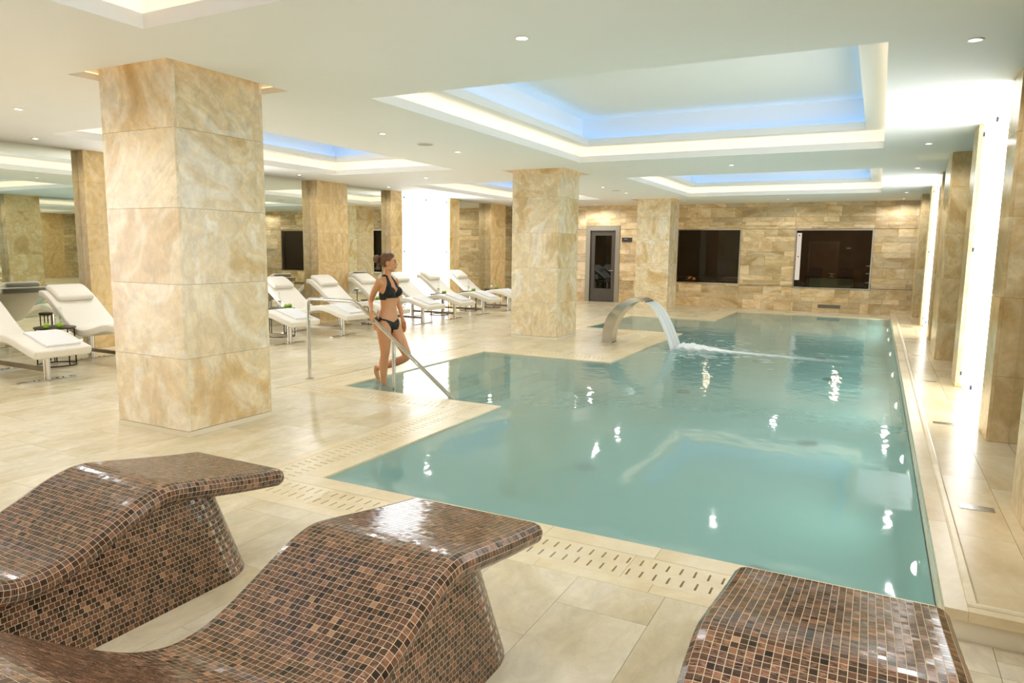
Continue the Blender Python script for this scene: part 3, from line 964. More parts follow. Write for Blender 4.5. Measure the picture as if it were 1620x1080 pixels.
# air grille low in the far wall
e = empty('air_grille', (-1.23, YF - .012, .175)); tag(e, 'long narrow metal air grille low in the stone end wall', 'grille')
frame_rect(-.31, .31, -.05, .05, .012, -.012, 0).build('frame', M['chrome'], e)
MB().box(-.297, .297, -.004, -.001, -.037, .037).build('backing', M['darkmetal'], e)
for zz in (-.024, -.008, .008, .024):
    MB().box(-.296, .296, -.011, -.005, zz - .003, zz + .003).build('slat', M['steel'], e)
# ---- little steel drains set in the deck
for j, y in enumerate((5.2, 7.75, 10.3, 12.9, 15.4, 17.9, 20.3)):
    e = empty('deck_drain', (.67, y, DECK_Z + .0005)); tag(e, 'small steel drain in the raised deck, %s from the stone end wall' % ORD[6 - j], 'drain', 'drains along the raised deck')
    frame_rect(-.095, .095, -.04, .04, .008, 0, .003)
    fr = MB(); fr.box(-.095, .095, -.045, -.038, 0, .003); fr.box(-.095, .095, .038, .045, 0, .003); fr.box(-.095, -.088, -.0379, .0379, 0, .003); fr.box(.088, .095, -.0379, .0379, 0, .003)
    fr.build('frame', M['steel'], e)
    for k in range(6):
        yy = -.032 + k * .0128
        MB().box(-.0875, .0875, yy - .0045, yy + .0045, 0, .002).build('slat', M['steel'], e)
# ---- underwater lamps on the deck side
for j, y in enumerate((5.04, 7.78, 10.57, 13.3, 16.1, 18.9, 21.2)):
    e = empty('pool_lamp', (.379, y, -.26)); tag(e, 'round underwater lamp in a steel ring, %s from the stone end wall' % ORD[6 - j], 'pool lamp', 'underwater lamps')
    v = MB()
    n = 22
    def xlathe(prof):
        b = MB().lathe(prof, n, caps=False)
        b.v = [(-zz, xx, yy) for xx, yy, zz in b.v]
        return b
    xlathe([(.088, .0), (.088, .018), (.056, .024), (.052, .01)]).build('steel_ring', M['steel'], e, True)
    xlathe([(.050, .012), (.043, .035), (.024, .05), (.0005, .055)]).build('lens', M['poollamp'], e, True)
    l = bpy.data.lights.new('lamp', 'AREA'); l.shape = 'DISK'; l.size = .14; l.energy = POOL_W; l.color = (.92, 1, .97)
    o = bpy.data.objects.new('lamp', l); o.location = (-.07, 0, 0); o.rotation_euler = (0, PI / 2, 0)
    link(o, e)

# ---- handrail at the steps
RY = 6.97
rail = empty('handrail', (-6.65, RY, 0)); tag(rail, 'polished steel handrail sloping down beside the pool steps', 'handrail')
def arc_path(pts, rad=.08, n=6):
    out = [Vector(pts[0])]
    for i in range(1, len(pts) - 1):
        p, a, b = Vector(pts[i]), Vector(pts[i - 1]), Vector(pts[i + 1])
        u, v = (a - p).normalized(), (b - p).normalized()
        for k in range(n + 1):
            t = k / n
            out.append((p + u * rad) * (1 - t) ** 2 + p * 2 * t * (1 - t) + (p + v * rad) * t ** 2)
    out.append(Vector(pts[-1]))
    return out
P0 = Vector((-6.65, RY, 0))
pth = arc_path([Vector(p) - P0 for p in ((-6.65, RY, .004), (-6.65, RY, 1.075), (-5.86, RY, 1.075), (-4.44, RY, .01), (-4.16, RY - .09, -.14))], .07)
autosmooth(MB().tube(pth, .024, 16).build('rail', M['chrome'], rail), 60)
autosmooth(MB().tube([(-5.26 + 6.65, 0, -.1), (-5.26 + 6.65, 0, .60)], .022, 14).build('post', M['chrome'], rail), 60)
autosmooth(MB().lathe([(.055, 0), (.055, .008), (.03, .014)], 20, (0, 0, .0005)).build('flange', M['chrome'], rail), 40)
autosmooth(MB().lathe([(.05, 0), (.05, .008), (.03, .014)], 20, (-5.26 + 6.65, 0, -.0995)).build('flange', M['chrome'], rail), 40)

# ---- steel swan-neck spout with its falling sheet of water
SY = 12.8
sp = empty('water_spout', (-4.55, SY, 0)); tag(sp, 'curved stainless steel ribbon spout arching over the pool edge', 'water spout')
oc = catmull([(-4.61, 0), (-4.60, .22), (-4.535, .46), (-4.41, .64), (-4.24, .79), (-4.06, .88), (-3.89, .893), (-3.745, .838)], 7)
ic = catmull([(-4.42, 0), (-4.40, .20), (-4.345, .39), (-4.26, .55), (-4.14, .69), (-4.00, .795), (-3.87, .835), (-3.75, .812)], 7)
cl = (oc + ic) / 2
hwid = np.interp(np.linspace(0, 1, len(cl)), [0, .4, 1], [.13, .17, .27])
v = []; f = []
for i in range(len(cl)):
    for sgn_y, q in ((-1, ic[i]), (1, ic[i]), (1, oc[i]), (-1, oc[i])):
        v.append((q[0] + 4.55, sgn_y * hwid[i], q[1]))
for i in range(len(cl) - 1):
    for k in range(4):
        f.append((i * 4 + k, (i + 1) * 4 + k, (i + 1) * 4 + (k + 1) % 4, i * 4 + (k + 1) % 4))
f.append((0, 1, 2, 3))
autosmooth(MB().add(v, f).build('ribbon', M['spoutsteel'], sp), 50)
n = len(cl) - 1
tip = MB().add([v[n * 4 + k] for k in range(4)], [(3, 2, 1, 0)]); tip.build('mouth', M['signplate'], sp)
MB().box(-.085, .155, -.16, .16, .0005, .010).build('base_plate', M['steel'], sp)
# sheet of water
sheet = MB()
T = 22; K = 14
vv = []; ff = []
rw = random.Random(2)
jit = [rw.uniform(-.008, .008) for _ in range(K + 1)]
for i in range(T + 1):
    t = i / T
    xx = -3.738 + .52 * t
    zz = .822 - .835 * (t ** 1.75)
    w_ = .262 + .012 * math.sin(t * 5) + .13 * t
    for k in range(K + 1):
        s_ = k / K * 2 - 1
        vv.append((xx + jit[k] * t * 1.5, SY + s_ * w_, zz))
front = len(vv)
for i in range(T + 1):
    for k in range(K + 1):
        a = vv[i * (K + 1) + k]
        s_ = k / K * 2 - 1
        vv.append((a[0] - .020 * (1 - s_ ** 4) - .004, a[1], a[2] - .008))
for i in range(T):
    for k in range(K):
        q = [i * (K + 1) + k, i * (K + 1) + k + 1, (i + 1) * (K + 1) + k + 1, (i + 1) * (K + 1) + k]
        ff.append(tuple(q)); ff.append(tuple(front + j for j in reversed(q)))
for i in range(T):
    for k in (0, K):
        a, b = i * (K + 1) + k, (i + 1) * (K + 1) + k
        ff.append((a, b, front + b, front + a))
sh = sheet.add(vv, ff).build('falling_water', M['falling'], None, True)
tag(sh, 'white sheet of water falling from the steel spout', 'water', kind='stuff')
# splash, foam and modelled sparkle on the surface
fm = MB()
rf = random.Random(11)
def blob(cx, cyy, cz, rx, ry, rz, seed):
    r_ = random.Random(seed)
    prof = [(1, 0), (.85, .45), (.5, .85), (.02, 1)]
    n_ = 8
    ph = [r_.uniform(.75, 1.2) for _ in range(n_)]
    v_ = [(cx + rx * r * ph[k] * math.cos(2 * PI * k / n_), cyy + ry * r * ph[k] * math.sin(2 * PI * k / n_), cz + rz * zz) for r, zz in prof for k in range(n_)]
    f_ = []
    for i in range(3):
        for k in range(n_):
            f_.append((i * n_ + k, i * n_ + (k + 1) % n_, (i + 1) * n_ + (k + 1) % n_, (i + 1) * n_ + k))
    fm.add(v_, f_)
for k in range(170):  # thin white dashes modelled in place of sparkle on the water
    blob(-3.1 + rf.gauss(.5, .8), SY + rf.gauss(0, .75), WATER_Z + .0005, rf.uniform(.02, .09), rf.uniform(.004, .012), rf.uniform(.002, .007), 300 + k)
dr = fm
for k in range(120):
    r_ = rf.uniform(.003, .009)
    a, b, c = -3.12 + rf.gauss(.25, .3), SY + rf.gauss(0, .28), abs(rf.gauss(.04, .07)) + .01
    dr.lathe([(.0005, -r_), (r_ * .8, -r_ * .5), (r_ * .8, r_ * .5), (.0005, r_)], 6, (a, b, c), caps=False)
def foam_sheet_mat():
    mt, nt, out = new_mat('foam_sheet')
    L = nt.links.new
    at = nd(nt, 'ShaderNodeAttribute'); at.attribute_name = 'foam_amount'
    g = nd(nt, 'ShaderNodeNewGeometry')
    mp = nd(nt, 'ShaderNodeMapping'); mp.inputs['Scale'].default_value = (2.2, 9, 1); L(g.outputs['Position'], mp.inputs[0])
    n = nd(nt, 'ShaderNodeTexNoise'); n.inputs['Scale'].default_value = 2.0; n.inputs['Detail'].default_value = 5; n.inputs['Roughness'].default_value = .65
    L(mp.outputs[0], n.inputs[0])
    ad = nd(nt, 'ShaderNodeMath', operation='ADD'); L(at.outputs['Fac'], ad.inputs[0]); L(n.outputs[0], ad.inputs[1])
    mr = nd(nt, 'ShaderNodeMapRange'); mr.inputs[1].default_value = .62; mr.inputs[2].default_value = 1.25; mr.inputs[4].default_value = .9
    L(ad.outputs[0], mr.inputs[0])
    t = nd(nt, 'ShaderNodeBsdfTransparent'); d = nd(nt, 'ShaderNodeBsdfDiffuse'); d.inputs[0].default_value = (.95, .97, .95, 1)
    mx = nd(nt, 'ShaderNodeMixShader'); L(mr.outputs[0], mx.inputs[0]); L(t.outputs[0], mx.inputs[1]); L(d.outputs[0], mx.inputs[2])
    L(mx.outputs[0], out.inputs[0])
    return mt
NX, NY = 150, 60
gx = np.linspace(-3.62, .2, NX); gy = np.linspace(SY - .95, SY + .95, NY)
GX, GY = np.meshgrid(gx, gy, indexing='ij')
dx = GX + 3.15
core = np.exp(-((dx - .12) / np.where(dx < .12, .22, .55)) ** 2) * np.exp(-((GY - SY - .02) / .46) ** 2)
tt = np.clip(dx / 3.2, 0, 1)
trail = np.where(dx > 0, (1 - tt) ** .7, 0) * np.exp(-((GY - (SY + .05 - .25 * tt)) / (.16 + .10 * tt)) ** 2)
den = np.clip(.75 * core + .78 * trail, 0, 1)
hz = WATER_Z + .003 + .075 * core ** 1.3 * (1 + .5 * np.sin(GX * 31 + 3 * np.sin(GY * 17)) * np.sin(GY * 27)) + .012 * trail
fsv = np.stack([GX, GY, hz], -1).reshape(-1, 3)
fsf = [(i * NY + j, (i + 1) * NY + j, (i + 1) * NY + j + 1, i * NY + j + 1) for i in range(NX - 1) for j in range(NY - 1) if den[i:i + 2, j:j + 2].max() > .02]
fme = mesh_data('foam_sheet', fsv, fsf, foam_sheet_mat(), True)
fat = fme.attributes.new('foam_amount', 'FLOAT', 'POINT'); fat.data.foreach_set('value', den.reshape(-1).astype(np.float32))
foam = fm.build('foam', M['foam'], None, True)
link(bpy.data.objects.new('foam_sheet', fme), foam)
tag(foam, 'white splash, spray, foam and modelled sparkle where the falling water meets the pool', 'foam', kind='stuff')

# ================================================================== MOSAIC LOUNGERS
PITCH = .0245
R_RIM = .05
def lounger_profile():
    """(y, z) of the top surface from under the foot tip round to the head, foot tip at y = 2.82"""
    top = [(2.80, .505), (2.60, .535), (2.40, .570), (2.22, .603), (2.10, .618), (2.00, .603), (1.90, .568), (1.78, .515), (1.66, .465), (1.55, .435),
           (1.45, .430), (1.36, .450), (1.25, .500), (1.12, .585), (.98, .690), (.84, .800), (.74, .868), (.66, .892)]
    c = catmull(top, 10)
    # rounded tips: half circles of the rim radius at the foot and the head
    t0 = c[0] - c[1]; t0 /= np.linalg.norm(t0); n0 = np.array([t0[1], -t0[0]])
    n0 = n0 if n0[1] < 0 else -n0
    ctr = c[0] + n0 * R_RIM
    arc0 = [ctr - n0 * R_RIM * math.cos(a) + t0 * R_RIM * math.sin(a) for a in np.linspace(PI * .97, 0, 12)][:-1]
    t1 = c[-1] - c[-2]; t1 /= np.linalg.norm(t1); n1 = np.array([t1[1], -t1[0]])
    n1 = n1 if n1[1] < 0 else -n1
    ctr1 = c[-1] + n1 * R_RIM
    arc1 = [ctr1 - n1 * R_RIM * math.cos(a) + t1 * R_RIM * math.sin(a) for a in np.linspace(0, PI * .97, 12)][1:]
    return np.array(list(arc0) + list(c) + list(arc1)), c
PROF_ALL, PROF_TOP = lounger_profile()

def under_z(y):
    """height of the slab's underside over a given y"""
    ys = PROF_TOP[::-1, 0]; zs = PROF_TOP[::-1, 1]
    return np.interp(y, ys, zs) - 2 * R_RIM * 1.08

def build_mosaic_lounger(xc, label, seed):
    rng = np.random.default_rng(seed)
    hw = .375
    root = empty('mosaic_lounger', (xc, 1.75, 0))
    tag(root, label, 'lounger', 'brown mosaic heated loungers')
    org = np.array([xc, 1.75, 0])
    quads = []     # (4 corners, normal)
    up = resample(PROF_ALL, PITCH)
    du = np.gradient(up, axis=0); du /= np.linalg.norm(du, axis=1)[:, None]
    nu = np.stack([du[:, 1], -du[:, 0]], -1)
    nu *= np.sign((nu * np.array([0, 1])).sum(1).mean())
    # make normals consistent: outward = left/right of travel; travel starts under the foot, goes over the top
    nu = np.stack([du[:, 1], -du[:, 0]], -1)
    mid = len(nu) // 2
    if nu[mid, 1] < 0: nu = -nu
    ncol = int(round((2 * hw - 2 * R_RIM) / PITCH))
    xs = np.linspace(-hw + R_RIM, hw - R_RIM, ncol + 1)
    cross = [(x, 0.0) for x in xs]
    nr = 6
    right = [(hw - R_RIM + R_RIM * math.sin(a), -R_RIM * (1 - math.cos(a))) for a in np.linspace(0, PI * .98, nr + 1)][1:]
    left = [(-x, o) for x, o in right][::-1]
    cross = np.array(left + cross + right)
    NU, NV = len(up), len(cross)
    G = np.zeros((NU, NV, 3))
    for j, (x, off) in enumerate(cross):
        G[:, j, 0] = xc + x
        G[:, j, 1] = up[:, 0] + nu[:, 0] * off
        G[:, j, 2] = up[:, 1] + nu[:, 1] * off
    for i in range(NU - 1):
        for j in range(NV - 1):
            quads.append((G[i, j], G[i, j + 1], G[i + 1, j + 1], G[i + 1, j]))
    nslab = len(quads)
    # grout body of the slab
    mb = MB()
    v = G.reshape(-1, 3) - org
    f = [(i * NV + j, i * NV + j + 1, (i + 1) * NV + j + 1, (i + 1) * NV + j) for i in range(NU - 1) for j in range(NV - 1)]
    bot = []
    for i in range(NU - 1):
        f.append((i * NV, (i + 1) * NV, (i + 1) * NV + NV - 1, i * NV + NV - 1))
    mb.add(v, f).build('seat_slab', M['grout'], root, True)
    # pedestal: flared plan with a rounded foot end
    def plan(t, n):
        w = .355 - .055 * t
        y1 = 2.66 - .16 * t
        y0 = 0.92 + .05 * t
        r = .24
        pts = [(-w, y0), (-w, y1 - r)]
        pts += [(-w + r - r * math.cos(a), y1 - r + r * math.sin(a)) for a in np.linspace(0, PI / 2, 10)[1:]]
        pts += [(w - r + r * math.sin(a), y1 - r + r * math.cos(a)) for a in np.linspace(0, PI / 2, 10)]
        pts += [(w, y0), (0, y0), (-w, y0)]
        return resample(pts, n=n)
    nper = int(round((2 * 1.55 + .75 + .66) / PITCH)) + 1
    nlev = 24
    rows = [plan(k * PITCH / .5, nper) for k in range(nlev + 1)]
    V = []; F = []
    for k in range(nlev + 1):
        for p in rows[k]:
            V.append((p[0], p[1] - 1.75, min(k * PITCH, under_z(p[1]) + .03)))
    for k in range(nlev):
        for q in range(nper - 1):
            F.append((k * nper + q, k * nper + q + 1, (k + 1) * nper + q + 1, (k + 1) * nper + q))
    MB().add(V, F).build('pedestal', M['grout'], root, True)
    for k in range(nlev):
        r0, r1 = rows[k], rows[k + 1]
        sh = .5 if k % 2 else 0.0
        tt = np.arange(nper)
        for q in range(nper - 2):
            def at(r, s):
                return np.array([np.interp(s, tt, r[:, 0]), np.interp(s, tt, r[:, 1])])
            a0, b0, a1, b1 = at(r0, q + sh), at(r0, q + 1 + sh), at(r1, q + sh), at(r1, q + 1 + sh)
            if (k + .6) * PITCH > under_z((a0[1] + b0[1]) / 2) + .02: continue
            z0, z1 = k * PITCH, (k + 1) * PITCH
            quads.append((np.array([xc + a0[0], a0[1], z0]), np.array([xc + b0[0], b0[1], z0]), np.array([xc + b1[0], b1[1], z1]), np.array([xc + a1[0], a1[1], z1])))
    Q = np.array(quads)                         # n,4,3
    c = Q.mean(1, keepdims=True)
    e1 = Q[:, 1] - Q[:, 0]; e2 = Q[:, 3] - Q[:, 0]
    area = np.linalg.norm(np.cross(Q[:, 2] - Q[:, 0], Q[:, 3] - Q[:, 1]), axis=1) / 2
    keep = area > 0.12 * PITCH ** 2
    Q, c, area = Q[keep], c[keep], area[keep]
    nrm = np.cross(Q[:, 2] - Q[:, 0], Q[:, 3] - Q[:, 1])
    nrm /= np.linalg.norm(nrm, axis=1)[:, None]
    # outward side
    ctr = np.array([xc, 0, .3]); ref = c[:, 0] - ctr; ref[:, 1] = 0
    isl = np.arange(len(keep))[keep] < nslab
    # slab: outward from the slab's own core line; pedestal: outward in plan
    core = c[:, 0].copy()
    yy = c[:, 0, 1]
    core[:, 0] = np.clip(c[:, 0, 0], xc - hw + R_RIM, xc + hw - R_RIM)
    corez = np.interp(np.clip(yy, .66, 2.80), PROF_TOP[::-1, 0], PROF_TOP[::-1, 1]) - R_RIM
    core[:, 2] = corez
    core[:, 1] = np.clip(yy, .66, 2.78)
    pc = np.stack([np.full(len(c), xc), np.clip(yy, 1.2, 2.38), c[:, 0, 2]], -1)
    outv = np.where(isl[:, None], c[:, 0] - core, c[:, 0] - pc)
    flip = (outv * nrm).sum(1) < 0
    nrm[flip] *= -1
    Q[flip] = Q[flip][:, ::-1]
    # shrink for the joint, proud of the grout, a slight tilt and play of its own
    k = 1 - .0023 / np.sqrt(area)
    Qt = c + (Q - c) * k[:, None, None]
    n = len(Qt)
    tilt = rng.normal(0, .012, (n, 2))
    u = Qt[:, 1] - Qt[:, 0]; w = Qt[:, 3] - Qt[:, 0]
    signs = np.array([[-1, -1], [1, -1], [1, 1], [-1, 1]])
    lift = .0005 + (tilt[:, None, :] * signs[None] * .011).sum(-1)
    top = Qt + nrm[:, None, :] * lift[..., None]
    low = Qt - nrm[:, None, :] * .0008
    tone = np.clip(rng.beta(1.5, 2.1, n), 0, 1)
    streak = np.clip(rng.random(n) ** 1.4, 0, 1) * .75
    uo = rng.random((n, 2)) * 50
    # which 300 show largest
    pj = project(c[:, 0]); qq = project(Qt)
    sx_, sy_ = qq[..., 0], qq[..., 1]
    pa = np.abs((sx_ * np.roll(sy_, 1, 1) - sy_ * np.roll(sx_, 1, 1)).sum(1)) / 2
    face = ((CAM - c[:, 0]) * nrm).sum(1) > 0
    ok = face & (pj[:, 0] > 0) & (pj[:, 0] < 1620) & (pj[:, 1] > 0) & (pj[:, 1] < 1080) & (pj[:, 2] > .2)
    pa = np.where(ok, pa, 0)
    order = np.argsort(-pa)
    big, rest = order[:300], order[300:]
    FQ = [(0, 1, 2, 3), (0, 4, 5, 1), (1, 5, 6, 2), (2, 6, 7, 3), (3, 7, 4, 0)]
    LU = [(0, 0), (1, 0), (1, 1), (0, 1), (0, 0), (1, 0), (1, 1), (0, 1)]
    def tile_mesh(idx, name):
        V = np.concatenate([top[idx], low[idx]], 1).reshape(-1, 3) - org
        F = [tuple(8 * a + q for q in f) for a in range(len(idx)) for f in FQ]
        me = mesh_data(name, V, F, M['mosaic'])
        ca = me.color_attributes.new('tone', 'FLOAT_COLOR', 'POINT')
        cols = np.zeros((len(idx), 8, 4), np.float32)
        cols[..., 0] = tone[idx][:, None]; cols[..., 1] = streak[idx][:, None]; cols[..., 3] = 1
        ca.data.foreach_set('color', cols.reshape(-1))
        uvl = me.uv_layers.new(name='UVMap')
        lu = np.array([LU[q] for f in FQ for q in f], float)          # 20,2
        uv = (lu[None] + uo[idx][:, None, :]).reshape(-1)
        uvl.data.foreach_set('uv', uv)
        return me
    for t in big:
        link(bpy.data.objects.new('mosaic_tile', tile_mesh(np.array([t]), 'mosaic_tile')), root)
    o = bpy.data.objects.new('mosaic_field', tile_mesh(rest, 'mosaic_field'))
    tag(link(o, root), kind='stuff')
    return root
build_mosaic_lounger(-3.27, 'brown mosaic lounger at the end of its row towards the broad column', 21)
build_mosaic_lounger(-1.655, 'brown mosaic lounger in the middle of its row, bright glare on its foot rest', 22)
build_mosaic_lounger(-.055, 'brown mosaic lounger at the end of its row towards the raised deck', 23)

# ================================================================== WHITE LOUNGERS
def rrect(w, h, r, n=5):
    pts = []
    for cx, cz, a0 in ((w / 2 - r, h / 2 - r, 0), (-w / 2 + r, h / 2 - r, PI / 2), (-w / 2 + r, -h / 2 + r, PI), (w / 2 - r, -h / 2 + r, 1.5 * PI)):
        for k in range(n):
            a = a0 + PI / 2 * k / (n - 1)
            pts.append((cx + r * math.cos(a), cz + r * math.sin(a)))
    return pts
def sweep(path, w, h, r, y0=0.0, endr=None):
    """rounded bar swept along an (x, z) path; width across y"""
    endr = endr or r
    p = np.asarray(path, float)
    d = np.gradient(p, axis=0); d /= np.linalg.norm(d, axis=1)[:, None]
    nn = np.stack([-d[:, 1], d[:, 0]], -1)
    rings = []
    L = len(p)
    def ring(c, nv, sw, shh):
        return [(c[0] + nv[0] * z * shh, y0 + y * sw, c[1] + nv[1] * z * shh) for y, z in rrect(w, h, r)]
    steps = [(math.sin(a), math.cos(a)) for a in np.linspace(0, PI / 2, 4)]
    for i in range(L):
        if i == 0:
            for s_, c_ in [(1 - math.sin(a), 1 - math.cos(a)) for a in np.linspace(0.15, PI / 2, 4)][:0]:
                pass
        rings.append((p[i], nn[i], 1.0, 1.0))
    head = []
    for a in np.linspace(0.0, PI / 2, 5)[:-1]:
        head.append((p[0] - d[0] * endr * (math.cos(a)), nn[0], 1 - (endr / w * 2) * (1 - math.sin(a)), 1 - (endr / h * 2) * (1 - math.sin(a)) * .96))
    tail = []
    for a in np.linspace(PI / 2, 0, 5)[1:]:
        tail.append((p[-1] + d[-1] * endr * (math.cos(a)), nn[-1], 1 - (endr / w * 2) * (1 - math.sin(a)), 1 - (endr / h * 2) * (1 - math.sin(a)) * .96))
    allr = head + rings + tail
    v = []; n_ = len(rrect(w, h, r))
    for c, nv, sw, shh in allr:
        v += ring(c, nv, sw, shh)
    f = []
    for i in range(len(allr) - 1):
        for k in range(n_):
            f.append((i * n_ + k, (i + 1) * n_ + k, (i + 1) * n_ + (k + 1) % n_, i * n_ + (k + 1) % n_))
    f.append(tuple(range(n_)))
    f.append(tuple(reversed([(len(allr) - 1) * n_ + k for k in range(n_)])))
    return v, f
# local frame: foot end at x = 0, head towards -x
WTOP = [(-.03, .395), (-.25, .455), (-.48, .525), (-.68, .560), (-.86, .545), (-1.05, .495), (-1.25, .455), (-1.42, .450), (-1.58, .500), (-1.78, .640), (-1.98, .800), (-2.16, .930), (-2.27, .985), (-2.34, .985)]
WPATH = catmull(WTOP, 5)
def offset_path(path, d):
    p = np.asarray(path, float)
    t = np.gradient(p, axis=0); t /= np.linalg.norm(t, axis=1)[:, None]
    n_ = np.stack([-t[:, 1], t[:, 0]], -1)
    if n_[:, 1].mean() < 0: n_ = -n_
    return p + n_ * d
def white_lounger():
    root = empty('white_lounger')
    v, f = sweep(WPATH, .71, .105, .024)
    autosmooth(MB().add(v, f).build('cushion', M['leather'], root), 50)
    hp = offset_path(WPATH, .092)
    sel = [i for i, q in enumerate(WPATH) if -2.29 < q[0] < -2.03]
    v, f = sweep(hp[sel], .56, .095, .045)
    autosmooth(MB().add(v, f).build('head_pillow', M['leather'], root), 50)
    for x in (-.42, -1.70):
        zt = np.interp(x, WPATH[::-1, 0], WPATH[::-1, 1]) - .05
        autosmooth(MB().tube([(x, 0, .018), (x, 0, zt)], .042, 18).build('post', M['chrome'], root), 50)
        pl = MB().box(x - .036, x + .036, -.35, .35, .001, .017).build('foot_plate', M['chrome'], root)
        for yy in (-.16, .12, .2):
            MB().lathe([(.010, 0), (.008, .005), (.0005, .006)], 8, (x, yy, .0171), caps=False).build('bolt', M['darkmetal'], pl, True)
    MB().box(-1.657, -.463, -.025, .025, .115, .165).build('stretcher', M['bronze'], root)
    return root
proto = white_lounger()
def copy_tree(o, parent=None):
    c = o.copy(); COL.objects.link(c); c.parent = parent
    if parent is not None: c.matrix_parent_inverse = o.matrix_parent_inverse.copy()
    for ch in o.children:
        copy_tree(ch, c)
    return c
LY = [17.95, 16.45, 15.0, 13.6, 12.2, 10.82, 9.38, 8.0, 6.52, 5.15]
FX = -8.99
def towel_mesh(w=.42, x0=-.10, x1=-.62):
    tp = offset_path(WPATH, .0535)
    pts = [q for q in tp if x1 < q[0] < x0]
    pts = resample(np.array(pts), n=10)
    up_ = offset_path(pts, .024)
    v = []; f = []
    n_ = len(pts); K_ = 6
    for lay in (up_, pts):
        for q in lay:
            for k in range(K_ + 1):
                v.append((q[0], (k / K_ - .5) * w, q[1]))
    A = n_ * (K_ + 1)
    for i in range(n_ - 1):
        for k in range(K_):
            a = i * (K_ + 1) + k
            q = (a, a + 1, a + K_ + 2, a + K_ + 1)
            f.append(q); f.append(tuple(A + j for j in reversed(q)))
    rim = [k for k in range(K_ + 1)] + [i * (K_ + 1) + K_ for i in range(1, n_)] + [(n_ - 1) * (K_ + 1) + k for k in range(K_ - 1, -1, -1)] + [i * (K_ + 1) for i in range(n_ - 2, 0, -1)]
    for a, b in zip(rim, rim[1:] + rim[:1]):
        f.append((a, A + a, A + b, b))
    return mesh_data('towel', v, f, M['towel'])
TOWEL = towel_mesh()
for j, y in enumerate(LY):
    o = proto if j == 0 else copy_tree(proto)
    o.location = (FX, y, 0)
    tag(o, 'white padded lounger on steel posts, %s in its row from the stone end wall' % ORD[j], 'lounger', 'white padded loungers along the mirrors')
    t = bpy.data.objects.new('folded_towel', TOWEL)
    t.location = (FX, y + .05, 0)
    tag(link(t), 'folded white towel on the white lounger %s from the stone end wall' % ORD[j], 'towel', 'folded towels on the white loungers')

# ---- little side tables with apples and bottles
TZ = .56
def side_table():
    root = empty('side_table')
    autosmooth(MB().lathe([(.26, 0), (.265, .006), (.265, .016), (.26, .02)], 32, (0, 0, TZ - .02)).build('table_top', M['darkmetal'], root), 40)
    v = MB(); pts = [(.25 * math.cos(a), .25 * math.sin(a), .012) for a in np.linspace(0, 2 * PI, 33)]
    v.tube(pts, .009, 8, caps=False).build('base_ring', M['darkmetal'], root, True)
    for k in range(5):
        a = 2 * PI * k / 5 + .4
        MB().tube([(.25 * math.cos(a), .25 * math.sin(a), .012), (.25 * math.cos(a), .25 * math.sin(a), TZ - .0205)], .009, 8).build('leg', M['darkmetal'], root, True)
    return root
def apple():
    root = empty('green_apple')
    pr = [(.004, .010), (.018, .002), (.030, .004), (.040, .022), (.043, .042), (.037, .062), (.024, .072), (.010, .068), (.002, .062)]
    MB().lathe(pr, 18).build('body', M['apple'], root, True)
    MB().tube([(0, 0, .0621), (.003, .001, .075), (.008, .002, .084)], .0022, 6).build('stem', M['stem'], root, True)
    return root
def bottle():
    root = empty('water_bottle')
    autosmooth(MB().lathe([(.030, 0), (.033, .01), (.033, .16), (.026, .20), (.013, .235), (.012, .29), (.015, .295)], 18).build('glass', M['glass'], root), 50)
    MB().lathe([(.0336, .07), (.0336, .125)], 18, caps=False).build('label', M['label'], root, True)
    MB().lathe([(.0338, .126), (.0338, .138)], 18, caps=False).build('label_band', M['labelred'], root, True)
    MB().lathe([(.0155, .286), (.0155, .305), (.012, .308)], 14).build('cap', M['label'], root, True)
    return root
TB = [(18.61, 'next to the first white lounger from the end wall'), (17.23, 'between first and second white loungers from the end wall'),
      (15.69, 'between second and third white loungers from the end wall'), (12.9, 'between fourth and fifth white loungers from the end wall'),
      (10.08, 'between sixth and seventh white loungers from the end wall'), (5.9, 'between ninth and tenth white loungers from the end wall')]
TX = -10.33
pt, pa_, pb = side_table(), apple(), bottle()
used = set()
def place(proto_, loc, rz=0):
    if id(proto_) in used:
        o = copy_tree(proto_)
    else:
        used.add(id(proto_)); o = proto_
    o.location = loc; o.rotation_euler = (0, 0, rz)
    return o
for j, (y, where) in enumerate(TB):
    TX = -10.50 if y < 6 else -10.33
    tag(place(pt, (TX, y, 0), j * .7), 'dark wire table %s' % where, 'table', 'wire side tables')
    near = (y < 6)
    ap = [(.12, -.18), (.19, -.04)] if near else [(.12, .02), (.08, .16)]
    for q, (dx, dy) in enumerate(ap):
        tag(place(pa_, (TX + dx, y + dy, TZ + .0003), random.uniform(0, 6)), 'green apple %s, table %s' % ((('farthest from carafe', 'nearest the carafe') if near else ('nearest the bottle', 'farthest from bottle'))[q], where), 'apple', 'apples on the wire table %s' % where)
    if not near:
        tag(place(pb, (TX + .0, y - .03, TZ + .0003), j), 'water bottle on table %s' % where, 'bottle', 'water bottles on the wire tables')
